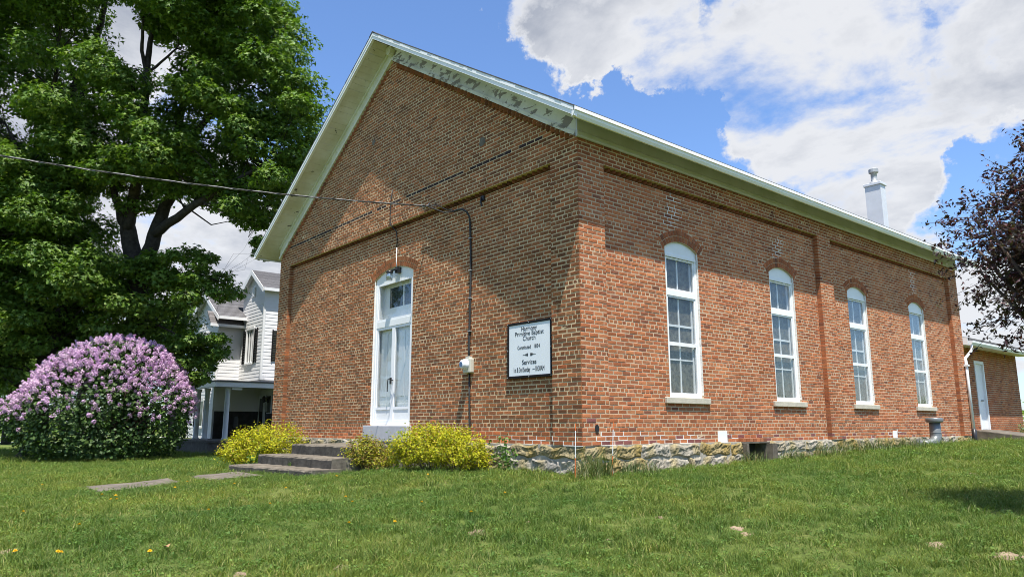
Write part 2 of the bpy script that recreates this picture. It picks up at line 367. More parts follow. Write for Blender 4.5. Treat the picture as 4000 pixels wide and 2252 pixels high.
def ribbon(name, pts, w, mat, dz=.03):
    V = []; Fc = []
    P = [np.array(p, float) for p in pts]
    for i, p in enumerate(P):
        t = P[min(i+1, len(P)-1)]-P[max(i-1, 0)]; t /= np.linalg.norm(t); n = np.array([-t[1], t[0]])
        for s in (-1, 1):
            q = p+n*s*w/2; V.append((q[0], q[1], float(gz(q[0], q[1]))+dz))
    for i in range(len(P)-1): Fc.append((2*i, 2*i+1, 2*i+3, 2*i+2))
    return kind(mobj(name, V, Fc, mat), 'structure')
def gline(px0, px1, py, n=24):
    return [at_depth(px, py, 60)[:2] for px in np.linspace(px0, px1, n)]
def ground_path(pts_px, extra):
    return [ground_hit(*p)[:2] for p in pts_px]
pa = ground_hit(60, 1728)[:2]; dirv = RT[:2]/np.linalg.norm(RT[:2])
ribbon('path', [pa+dirv*t for t in np.linspace(-40, 14, 40)], 1.5, M['road'], .05)
pa = CAM[:2]+(ray(60, 1694)*92)[:2]
ribbon('road', [pa+dirv*t for t in np.linspace(-120, 90, 60)], 5.0, M['road'], .10)

# ------------------------------------------------------------------ church
W, LEN, H, CO, REC = 12.315, 16.72, 5.112, .072, .11
SLOPE = .628; RIDGE = -W/2
def rake(x, apex): return apex-SLOPE*abs(x-RIDGE)
BRICK_APEX = 8.93
church = thing('church', 'long red brick gabled church with tall arched windows and white double door', 'church')
WINS = [2.873, 6.462, 10.05, 13.675]; WW = .50; WSPR = 3.60; WRISE = .15; WSILL = .815
DX, DW, DSPR, DRISE, DSILL = -6.04, .83, 3.68, .19, .315
RING = .225
def arc_of(half, rise):
    R = (half*half+rise*rise)/(2*rise); return R
def arc_z(u, uc, half, spr, rise):
    R = arc_of(half, rise); d = abs(u-uc)
    return spr+rise-R+math.sqrt(max(R*R-d*d, 0))
OPEN = {'front': [(DX, DW, DSILL, DSPR, DRISE)], 'side': [(c, WW, WSILL-.10, WSPR, WRISE) for c in WINS]}
BASEHOLES = {'front': [], 'side': [(3.92, .15, .0, .21), (11.55, .13, .0, .18)]}
def openings(wall, z, outer):
    """blocked (u0,u1) at height z; outer=True also blocks the arch ring"""
    out = []
    for (uc, half, z0, spr, rise) in OPEN[wall]:
        if z < z0: continue
        if z < spr: out.append((uc-half, uc+half))
        else:
            R = arc_of(half, rise)+(RING if outer else 0); h = z-(spr+rise-arc_of(half, rise))
            if h < R:
                d = math.sqrt(R*R-h*h)
                if outer: d = min(d, half+.135*(1 if z > spr-.02 else 0)+.02)
                else: d = min(d, half)
                out.append((uc-d, uc+d))
    for (uc, half, z0, z1) in BASEHOLES[wall]:
        if z0 <= z < z1: out.append((uc-half, uc+half))
    if wall == 'side' and z < .05: out.append((4.48, 5.30))
    return out
ZF, ZS = 67*CO, 66*CO          # underside of the plain band above the sunk panels
def zones(wall, z):
    """(u0,u1,depth) at height z"""
    if wall == 'front':
        lo, hi = -W, 0.0
        if z > H-.10:
            m = (BRICK_APEX+.16-z)/SLOPE
            lo, hi = max(lo, RIDGE-m), min(hi, RIDGE+m)
            return [(lo, hi, 0.0)] if hi > lo else []
        if z >= ZF: return [(lo, hi, 0.0)]
        return [(-W, -W+.69, 0.), (-W+.69, -.69, -REC), (-.69, 0., 0.)]
    if z >= ZS: return [(0, LEN, 0.)]
    return [(0, .64, 0.), (.64, 8.01, -REC), (8.01, 8.655, 0.), (8.655, 16.04, -REC), (16.04, LEN, 0.)]
def cut(segs, blocks):
    for (b0, b1) in blocks:
        n = []
        for (a, b, d) in segs:
            if b1 <= a or b0 >= b: n.append((a, b, d)); continue
            if b0 > a: n.append((a, b0, d))
            if b1 < b: n.append((b1, b, d))
        segs = n
    return [s for s in segs if s[1]-s[0] > .02]

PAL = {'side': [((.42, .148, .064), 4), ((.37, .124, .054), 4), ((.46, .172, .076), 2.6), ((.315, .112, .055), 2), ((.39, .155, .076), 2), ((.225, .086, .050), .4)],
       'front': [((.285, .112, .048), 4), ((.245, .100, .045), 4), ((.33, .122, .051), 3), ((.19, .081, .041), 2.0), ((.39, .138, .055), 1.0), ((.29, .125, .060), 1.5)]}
def pick(wall, r):
    p = PAL[wall]; t = r.random()*sum(w for _, w in p)
    for c, w in p:
        t -= w
        if t <= 0: break
    k = r.uniform(.88, 1.12); return tuple(x*k*r.uniform(.97, 1.03) for x in c)
def brick_verts(l, h, r, proud, back=.04, worn=.006):
    j = lambda a=.0025: r.uniform(-a, a)
    V = []
    for n, ins in ((-back, 0), (proud-.006, 0), (proud, worn)):
        for (su, sz) in ((-1, -1), (1, -1), (1, 1), (-1, 1)):
            V.append((su*(l/2-ins)+j(), n+(j(.0015) if ins else 0), sz*(h/2-ins)+j(.002)))
    return V
BF = [(8, 9, 10, 11), (4, 5, 9, 8), (5, 6, 10, 9), (6, 7, 11, 10), (7, 4, 8, 11), (0, 1, 5, 4), (1, 2, 6, 5), (2, 3, 7, 6), (3, 0, 4, 7)]
BFR = [tuple(reversed(f)) for f in BF]
bricks = []      # (wall, u, z, length, depth, colour, header)
rb = random.Random(11)
white_joints = MB(); 
def whiten(fr, u, z, l, d, side):
    n0, n1 = d-.012, d-.0005+.0012
    white_joints.fr = fr
    if 'h' in side: white_joints.box(u-l/2-.006, u+l/2+.006, n0, n1, z-CO/2-.006, z-CO/2+.007)
    if 'v' in side: white_joints.box(u-l/2-.012, u-l/2+.001, n0, n1+.0006, z-CO/2-.002, z+CO/2+.003)
for wall in ('front', 'side'):
    top = int((BRICK_APEX+.1)/CO) if wall == 'front' else int(H/CO)
    for i in range(0, top+1):
        z = (i+.5)*CO
        segs = cut(zones(wall, z), openings(wall, z, True))
        header = (i % 8 == 4)
        saw = (wall == 'front' and i == 66) or (wall == 'side' and i == 65)
        step = .1085 if header else .217
        ph = {0: 0., 1: .1085}[i % 2] if not header else .05
        wob = rb.uniform(-.012, .012)
        for (a, b, d) in segs:
            if saw and d < 0: 
                continue
            k = math.floor((a-ph-wob)/step); u = k*step+ph+wob
            while u < b:
                g = rb.uniform(-.004, .004); a0, a1 = max(u, a), min(u+step+g, b)
                if a0-a < .035 and a0 > a: a0 = a
                if b-a1 < .035: a1 = b
                l = a1-a0-.0135
                if l > .025:
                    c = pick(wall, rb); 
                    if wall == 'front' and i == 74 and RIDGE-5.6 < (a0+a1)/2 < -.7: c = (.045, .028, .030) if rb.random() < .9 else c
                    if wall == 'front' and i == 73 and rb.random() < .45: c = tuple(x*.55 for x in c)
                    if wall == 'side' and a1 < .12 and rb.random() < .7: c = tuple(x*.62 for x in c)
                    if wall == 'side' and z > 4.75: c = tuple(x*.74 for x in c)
                    if wall == 'side' and z < .14 and rb.random() < .25: c = (.22, .085, .075)
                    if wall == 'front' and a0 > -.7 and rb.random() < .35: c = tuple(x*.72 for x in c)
                    if wall == 'front' and z < .3: c = tuple(x*y for x, y in zip(c, (1.35, 1.15, 1.1)))
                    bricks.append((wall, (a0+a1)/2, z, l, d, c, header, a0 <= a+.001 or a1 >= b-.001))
                    uu = (a0+a1)/2; fr = SIDE if wall == 'side' else FRONT
                    if wall == 'side':
                        for (wc, wz0, wz1, lean) in ((WINS[0]-.25, 3.95, 4.65, .12), (WINS[1]-.1, 3.95, 4.45, .25), (WINS[3]-.05, 3.95, 4.7, .05)):
                            if wz0 < z < wz1 and abs(uu-(wc+lean*(z-3.95))) < .17 and rb.random() < .8: whiten(fr, uu, z, l, d, 'hv')
                        if z < .20 and .2 < uu < 4.4 and rb.random() < .38: whiten(fr, uu, z, l, d, 'hv')
                        if z < .20 and 7.5 < uu and rb.random() < .12: whiten(fr, uu, z, l, d, 'hv')
                        if uu < .6 and 4.0 < z < 4.5 and rb.random() < .06: whiten(fr, uu, z, l, d, 'h')
                    elif z < .14 and -1.9 < uu < 0 and rb.random() < .5: whiten(fr, uu, z, l, d, 'hv')
                u += step
# the wall cores (mortar) as strips between openings
def core(wall, fr, name, mat):
    mb = MB(fr)
    def strip(a, b, d, z0, z1):
        if d == 0: a, b = a+.012, b-.012
        mb.box(a, b, -.34, d-.0030, z0, z1)
    brk = {'front': [-W, -W+.69, -.69, 0], 'side': [0, .64, 8.01, 8.655, 16.04, LEN]}[wall]
    ends = []
    for (uc, half, z0, spr, rise) in OPEN[wall]:
        ends += [uc-half, uc+half]
        n = 14; topz = spr+rise+.02
        for k in range(n):
            a = uc-half+2*half*k/n; b = uc-half+2*half*(k+1)/n
            za = max(arc_z(a, uc, half, spr, rise), arc_z(b, uc, half, spr, rise))
            d = -REC
            if za < topz-.002: strip(a, b, d, za, topz)
            zt = ZF if wall == 'front' else ZS
            strip(a, b, d, topz, zt-CO); strip(a, b, d-.07, zt-CO, zt)
            if z0 > 0: strip(a, b, d, 0, z0)
    zt = ZF if wall == 'front' else ZS
    us = sorted(set(brk+ends))
    for a, b in zip(us[:-1], us[1:]):
        m = (a+b)/2
        if any(uc-half < m < uc+half for (uc, half, *_) in OPEN[wall]): continue
        d = [q[2] for q in zones(wall, 1.0) if q[0] <= m <= q[1]][0]
        strip(a, b, d, 0, zt if d == 0 else zt-CO)
        if d < 0: strip(a, b, d-.07, zt-CO, zt)
    if wall == 'front':
        strip(-W, 0, 0, zt, H-.1)
        mb.prism([(-W, H-.1), (-.012, H-.1), (-.012, rake(0, BRICK_APEX+.2)), (RIDGE, BRICK_APEX+.2), (-W, rake(-W, BRICK_APEX+.2))], -.30, -.0030)
    else: strip(0, LEN, 0, zt, H+.2)
    return mb.obj(name, mat, church)
wall_front = core('front', FRONT, 'wall', M['mortar']); wall_front['label'] = 'brown brick gable wall with cream mortar'
wall_side = core('side', SIDE, 'wall', M['mortar_side']); wall_side['label'] = 'orange red brick long side wall'
# plain rear and left walls (never faced by the camera, but they close the building)
mb = MB(); mb.box(-W, -W+.3, .34, LEN, 0, H+.2); mb.box(-W, -.34, LEN-.3, LEN, 0, H-.05)
mb.prism([(-W, H-.05), (0, H-.05), (0, rake(0, 9.1)), (RIDGE, 9.1), (-W, rake(-W, 9.1))], LEN-.3, LEN)
mb.obj('rear_wall', M['mortar_side'], church)
# bricks: the 300 that show largest are objects of their own, the others one mesh per wall
def seen_size(b):
    wall, u, z, l, d = b[:5]; p = (u, -d, z) if wall == 'front' else (d, u, z)
    x, y, dep = project(p)
    if not (0 < x < 4000 and 0 < y < 2252): return 0
    v = CAM-np.array(p); v /= np.linalg.norm(v); c = abs(v[1]) if wall == 'front' else abs(v[0])
    return l*CO*c/dep**2
order = sorted(range(len(bricks)), key=lambda i: -seen_size(bricks[i])); single = set(order[:300])
cache = {}
def dark(c): return int(sum(c)*12)
mass = {'front': ([], [], []), 'side': ([], [], [])}
for i, (wall, u, z, l, d, c, hd, end) in enumerate(bricks):
    fr = FRONT if wall == 'front' else SIDE; pr = rb.uniform(-.002, .0035)
    if i in single:
        key = (wall, round(l, 2), rb.randrange(6), end, dark(c))
        if key not in cache:
            v = [fr(*q) for q in brick_verts(key[1]+.0, CO-.0130, rb, 0.0, .135 if end else .04)]
            cc = c; cache[key] = mesh_from('brick', v, BF if wall == 'front' else BF, M['brick'], np.array([cc]*9))
        o = bpy.data.objects.new('brick', cache[key]); o.location = fr(u, d+pr, z)
        link(o, wall_front if wall == 'front' else wall_side)
    else:
        V, Fc, Cc = mass[wall]; k = len(V)
        V += [fr(u+a, d+n, z+h) for a, n, h in brick_verts(l, CO-.0130, rb, pr, .135 if end else .04)]
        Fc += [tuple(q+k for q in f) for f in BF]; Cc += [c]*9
# saw-tooth courses under the bands and along the rakes
def sawtooth(wall, fr, a, b, z, d):
    V, Fc, Cc = mass[wall]; u = a+.06
    while u < b-.05:
        k = len(V); s = .056; hh = (CO-.012)/2
        q = [(u-s, d-.075), (u, d+s*1.25), (u+s, d-.075)]
        V += [fr(x, n, z-hh) for x, n in q]+[fr(x, n, z+hh) for x, n in q]
        Fc += [(0+k, 1+k, 4+k, 3+k), (1+k, 2+k, 5+k, 4+k), (0+k, 2+k, 1+k), (3+k, 4+k, 5+k)]
        c = tuple(x*.62 for x in pick(wall, rb)); Cc += [c]*4; u += .142  # teeth tinted darker: shade under the band put into the brick colour
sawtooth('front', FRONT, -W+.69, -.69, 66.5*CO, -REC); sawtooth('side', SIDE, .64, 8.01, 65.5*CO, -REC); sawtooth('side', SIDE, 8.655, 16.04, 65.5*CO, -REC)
V, Fc, Cc = mass['front']
for sgn in (-1, 1):
    t = .25
    while t < 6.0:
        x = RIDGE+sgn*t; zc = rake(x, BRICK_APEX)-.06; k = len(V); s = .05
        V += [(x-s, .01, zc-.01), (x, -.055, zc-.045), (x+s, .01, zc-.01), (x-s, .01, zc+.09), (x, -.055, zc+.06), (x+s, .01, zc+.09)]
        Fc += [(0+k, 1+k, 4+k, 3+k), (1+k, 2+k, 5+k, 4+k), (0+k, 2+k, 1+k), (3+k, 4+k, 5+k)]; Cc += [pick('front', rb)]*4; t += .118
for wall, par in (('front', wall_front), ('side', wall_side)):
    V, Fc, Cc = mass[wall]; kind(mobj('brickwork', V, Fc, M['brick'], par, np.array(Cc)), 'stuff')
kind(white_joints.obj('repointed_joints', M['mortar_white'], wall_side), 'stuff')
# arch rings: two rowlock courses of tapered bricks
def arch(fr, wall, uc, half, spr, rise, par):
    R = arc_of(half, rise); zc = spr+rise-R; phi = math.asin(half/R)
    mb = MB(fr); n = 20; d = -REC
    for k in range(n):
        p0 = -phi*1.16+2*phi*1.16*k/n; p1 = -phi*1.16+2*phi*1.16*(k+1)/n
        poly = [(uc+r*math.sin(p), zc+r*math.cos(p)) for r, p in ((R, p0), (R+RING, p0), (R+RING, p1), (R, p1))]
        mb.prism(poly, d-.10, d-.004)
    ring = mb.obj('arch', M['mortar'] if wall == 'front' else M['mortar_side'], par)
    for rr in (0, 1):
        r0 = R+.008+rr*RING/2; r1 = r0+RING/2-.012; nb = int(2*phi*1.14*r0/.079)
        for k in range(nb):
            p0 = -phi*1.14+2*phi*1.14*(k+.07)/nb; p1 = -phi*1.14+2*phi*1.14*(k+.90)/nb
            b = MB(fr); pm = (p0+p1)/2; cu, cz = uc+(r0+r1)/2*math.sin(pm), zc+(r0+r1)/2*math.cos(pm)
            b.prism([(uc+r*math.sin(p), zc+r*math.cos(p)) for r, p in ((r0, p0), (r1, p0), (r1, p1), (r0, p1))], d-.05, d+rb.uniform(.002, .006), tuple(x*.92 for x in pick(wall, rb)))
            b.obj('brick', M['brick'], ring)
arch(FRONT, 'front', DX, DW, DSPR, DRISE, church)
for c in WINS: arch(SIDE, 'side', c, WW, WSPR, WRISE, church)

# foundation: rough limestone blocks over a recessed core, each stone its own piece
fd = MB(); fd.box(-W, -.02, .03, .33, -1.2, .003); fd.box(-.33, -.03, .33, 4.49, -1.2, .0); fd.box(-.33, -.03, 5.29, LEN-.02, -1.2, .0); fd.box(-W+.02, -W+.3, .33, LEN-.05, -1.2, 0); fd.box(-W+.3, -.33, LEN-.3, LEN-.05, -1.2, 0)
foundation = fd.obj('foundation', M['foundmortar'], church); foundation['label'] = 'rough limestone foundation with ochre stains'
def stone(fr, u0, u1, z0, z1, n0, proud):
    nu, nz = max(4, int((u1-u0)/.034)), max(4, int((z1-z0)/.032)); V = []; Fc = []
    ph = [rb.uniform(0, 6.3) for _ in range(6)]
    for j in range(nz+1):
        for i in range(nu+1):
            a, b = i/nu, j/nz; e = min(a*(u1-u0), (1-a)*(u1-u0), b*(z1-z0), (1-b)*(z1-z0))/.022
            p = proud*min(1, e)**.6+(.008*math.sin(a*7+ph[0]+b*3)+.007*math.sin(b*9+ph[1]-a*5)+rb.uniform(-.011, .011))*min(1, e+.3)
            wu = .018*math.sin(b*5+ph[2]); wz = .020*math.sin(a*(u1-u0)*12+ph[3])
            V.append(fr(u0+(u1-u0)*a+wu, n0+p, z0+(z1-z0)*b+wz))
    for j in range(nz):
        for i in range(nu): k = j*(nu+1)+i; Fc.append((k, k+1, k+nu+2, k+nu+1))
    base = rb.choice([(.30, .27, .215), (.27, .235, .17), (.33, .30, .245), (.28, .23, .13), (.285, .265, .23), (.26, .205, .10)])
    cols = []
    for f in Fc:
        t = rb.uniform(.92, 1.08); y = max(0, math.sin((f[0] % (nu+1))*.35+ph[4])*.7)
        cols.append((base[0]*t, base[1]*t*(1-.12*y), base[2]*t*(1-.5*y)))
    mobj('stone', V, Fc, M['stone'], foundation, np.array(cols))
def stones(fr, a, b, rows, n0):
    for (z0, z1) in rows:
        u = a+rb.uniform(0, .05)
        while u < b-.05:
            l = min(rb.uniform(.35, 1.05), b-u)
            if b-u-l < .15: l = b-u
            stone(fr, u, u+l-.008, z0+rb.uniform(0, .02), z1+rb.uniform(-.02, .01), n0, rb.uniform(.02, .038)); u += l
stones(SIDE, 0.0, 4.46, [(-.24, .0), (-.50, -.235), (-.8, -.49)], -.035); stones(SIDE, 5.32, 16.68, [(-.22, .0), (-.48, -.215)], -.035)
stones(FRONT, -4.2, 0.02, [(-.22, .0), (-.47, -.215), (-.8, -.46)], -.035); stones(FRONT, -W, -7.4, [(-.3, .0), (-.75, -.29)], -.035)
ledge = MB(); ledge.box(-.05, .14, 1.3, 4.0, -.62, -.40); bevel(ledge.obj('footing_ledge', M['concrete'], church), .03)

# roof: two slabs with a shingle skin, boarded soffit, friezes, fascias
EX = .52; OY = .60; YB = LEN+.55; TOP = 9.50
def slab(x0, x1, y0, y1, t0, t1):
    """part of the right (x>ridge) or left slope between x0 and x1, from t0 to t1 below the roof surface"""
    zt = lambda x: rake(x, TOP)
    return [(x0, y0, zt(x0)-t1), (x1, y0, zt(x1)-t1), (x1, y1, zt(x1)-t1), (x0, y1, zt(x0)-t1), (x0, y0, zt(x0)-t0), (x1, y0, zt(x1)-t0), (x1, y1, zt(x1)-t0), (x0, y1, zt(x0)-t0)]
xr, xl = EX, -W-EX
rf = MB(); rf.hexa(slab(RIDGE, xr-.02, -OY+.03, YB-.03, .012, .10)); rf.hexa(slab(xl+.02, RIDGE, -OY+.03, YB-.03, .012, .10))
roof = rf.obj('roof', M['shingle'], church); roof['label'] = 'dark asphalt shingle gable roof'
for sgn in (-1, 1):
    n = 47; L0 = (xr-RIDGE)/n
    for k in range(n):
        a = RIDGE+sgn*L0*k; b = RIDGE+sgn*(L0*(k+1)+.012); x0, x1 = min(a, b), max(a, b); j = rb.uniform(-.003, .003)
        lift = .005
        p = slab(x0, x1, -OY-.006+j, YB+.01, -.004, .0115)
        hi, lo = (0, 1) if sgn > 0 else (1, 0)
        p = [list(q) for q in p]
        for idx, q in enumerate(p):
            outer = (q[0] == x1) if sgn > 0 else (q[0] == x0)
            if outer and idx > 3: q[2] += .009
        m = MB(); m.hexa(p); m.obj('shingle_course', M['shingle'], roof)
rc = MB(); rc.prism([(RIDGE-.14, rake(RIDGE-.14, TOP)+.008), (RIDGE, TOP+.012), (RIDGE+.14, rake(RIDGE+.14, TOP)+.008), (RIDGE+.14, rake(RIDGE+.14, TOP)+.022), (RIDGE, TOP+.03), (RIDGE-.14, rake(RIDGE-.14, TOP)+.022)], -OY-.01, YB)
rc.obj('ridge_cap', M['shingle'], roof)
SOF = .155    # soffit below roof surface
soffit = MB(); soffit.hexa(slab(xl+.06, -W+.02, .02, YB-.05, .13, .15)); soffit.hexa(slab(-.02, xr-.05, -OY+.08, YB-.05, .13, SOF)); 
soffit = soffit.obj('soffit', M['soffit'], church)
for sgn in (-1, 1):
    t = .03; half = W/2+EX-.07
    while t < half:
        wdt = rb.uniform(.148, .156); t1 = min(t+wdt, half)
        x0, x1 = (RIDGE+t, RIDGE+t1-.006) if sgn > 0 else (RIDGE-t1+.006, RIDGE-t)
        if not (sgn > 0 and x0 > -.03):
            m = MB(); m.hexa(slab(x0, x1, -OY+.07, .06, .13, SOF+rb.uniform(-.003, .003))); m.obj('soffit_board', M['soffit'], soffit)
        t = t1
def rakeboard(name, sgn, y0, y1, t0, t1, mat, par=church, over=0.0):
    a, b = (RIDGE, (0 if over is None else EX+over)) if sgn > 0 else ((-W if over is None else -W-EX-over), RIDGE)
    m = MB(); m.hexa(slab(a, b, y0, y1, t0, t1)); return m.obj(name, mat, par)
for sgn in (1, -1):
    rakeboard('fascia', sgn, -OY, -OY+.025, .0125, .085, M['alu']); rakeboard('fascia_moulding', sgn, -OY+.012, -OY+.07, .086, .165, M['alu'])
    rakeboard('frieze', sgn, -.035, .012, SOF+.004, .50, M['frieze'] if sgn > 0 else M['frieze_clean'], over=None)
    rakeboard('bed_moulding', sgn, -.065, .0, .455, .535, M['frieze'] if sgn > 0 else M['frieze_clean'], over=None)
    rakeboard('crown_moulding', sgn, -.075, -.0355, SOF+.004, SOF+.07, M['frieze_clean'], over=None)
    rakeboard('fascia', sgn, YB-.025, YB, .0125, .15, M['alu'])
kb = MB(); kb.prism([(RIDGE-.05, TOP-.42), (RIDGE+.05, TOP-.42), (RIDGE+.12, TOP-.30), (RIDGE+.10, TOP-.22), (RIDGE-.10, TOP-.22), (RIDGE-.12, TOP-.30)], -.16, -.036); kb.obj('apex_block', M['frieze_clean'], church)
# side frieze and eave trim along the long wall
m = MB(); m.box(.002, .035, -.034, LEN+.02, 5.19, 5.50); m.obj('frieze', M['frieze_green'], church)
m = MB(); m.box(.002, .062, -.06, LEN+.04, 5.085, 5.195); bevel(m.obj('bed_moulding', M['frieze_green'], church), .02, 2)
m = MB(); zt = rake(EX, TOP)
m.prism([(EX-.012, zt-.012), (EX+.03, zt-.02), (EX+.03, zt-.075), (EX+.0, zt-.085), (EX-.012, zt-.085)], -OY, YB); m.obj('eave_fascia', M['alu'], church)
m = MB(); m.prism([(EX-.05, zt-.086), (EX+.012, zt-.086), (EX+.0, zt-.125), (EX-.028, zt-.165), (EX-.05, zt-.17)], -OY+.0, YB-.02); m.obj('eave_moulding', M['alu'], church)
m = MB(); zt2 = rake(-W-EX, TOP); m.box(-W-EX-.03, -W-EX+.01, -OY, YB, zt2-.16, zt2-.012); m.obj('eave_fascia', M['alu'], church)

# chimney wrapped in sheet metal with a flue
m = MB(); m.box(-1.99, -1.49, 15.50, 15.86, 6.3, 8.04); chim = m.obj('chimney', M['chim'], church); chim['label'] = 'square white metal clad chimney with round flue'
m = MB(); m.box(-2.03, -1.45, 15.46, 15.90, 8.04, 8.13); bevel(m.obj('chimney_cap', M['chim'], chim), .01)
m = MB(); m.lathe([(.17, 0), (.16, .05), (.105, .09), (.095, .10), (.095, .42), (.10, .42)], (-1.74, 15.68, 8.128), 20); m.obj('flue', M['galv'], chim, True)
m = MB(); m.lathe([(.11, 0), (.15, .02), (.15, .13), (.13, .15)], (-1.74, 15.68, 8.50), 20); m.obj('flue_cap', M['galv'], chim)

# ------------------------------------------------------------------ church windows
def window(uc):
    fr = SIDE; d = -REC
    def b(*boxes):
        mb = MB(fr)
        for q in boxes: mb.box(*q)
        return mb
    u0, u1 = uc-WW, uc+WW; zb = WSILL; zt = WSPR-.13
    arcp = [(u, arc_z(u, uc, WW, WSPR, WRISE)) for u in np.linspace(u0, u1, 15)]
    cas = b((u0, u0+.065, d-.20, d-.035, zb, zt), (u1-.065, u1, d-.20, d-.035, zb, zt), (u0+.065, u1-.065, d-.20, d-.04, zb, zb+.055), (u0+.065, u1-.065, d-.20, d-.038, 2.70, 2.80))
    w = cas.obj('window', M['white'], church)
    hb = MB(fr); hb.prism([(u0, zt), (u1, zt)]+[(u, z) for u, z in arcp[::-1]], d-.16, d-.045); hb.obj('arched_head', M['white'], w)
    hm = b((u0+.03, u1-.03, d-.044, d-.02, zt-.035, zt+.012)); hm.obj('head_moulding', M['white'], w)
    a0, a1 = u0+.067, u1-.067
    f = .032
    for (z0, z1) in ((2.802, zt-.04), (1.80, 2.698), (zb+.057, 1.798)):
        b((a0, a0+f, d-.085, d-.05, z0, z1), (a1-f, a1, d-.085, d-.05, z0, z1), (a0+f, a1-f, d-.085, d-.051, z0, z0+f), (a0+f, a1-f, d-.085, d-.051, z1-f, z1)).obj('storm_frame', M['alu'], w)
        b((a0+f, a1-f, d-.072, d-.068, z0+f, z1-f)).obj('pane', M['glass'], w)
    e = d-.115
    rows = [(zb+.06, 1.50), (1.53, 1.80), (1.84, 2.13), (2.17, 2.70), (2.80, zt-.02)]
    s = b((a0, a0+.05, e-.04, e, zb+.02, zt), (a1-.05, a1, e-.04, e, zb+.02, zt), (uc-.016, uc+.016, e-.035, e-.004, zb+.05, zt),
          (a0+.05, a1-.05, e-.038, e-.002, 1.502, 1.528), (a0+.05, a1-.05, e-.038, e-.002, 2.13, 2.17), (a0+.05, a1-.05, e-.038, e-.002, 2.70, 2.80), (a0+.05, a1-.05, e-.038, e-.002, zb+.0, zb+.06))
    s.obj('sash', M['white'], w)
    for (z0, z1) in rows:
        for (p0, p1) in ((a0+.05, uc-.016), (uc+.016, a1-.05)): b((p0, p1, e-.03, e-.022, z0, z1)).obj('pane', M['frost'], w)
    sl_ = b((uc-.66, uc+.66, d-.2, d+.055, .705, WSILL)); bevel(sl_.obj('sill', M['limestone'], w), .008)
    bm = MB(fr); bm.box(u0-.02, u1+.02, e-.06, e-.045, zb-.02, zt+.15); bm.obj('backing', M['dark'], w)
    cm = MB(fr)
    for q in range(40):
        za = zb+.05+q*.068; cm.box(u1-.001-rb.uniform(0, .004), u1+rb.uniform(.004, .012), d-.03, d+.001, za, za+.066)
    kind(cm.obj('caulk', M['mortar_white'], w), 'stuff')
for c in WINS: window(c)

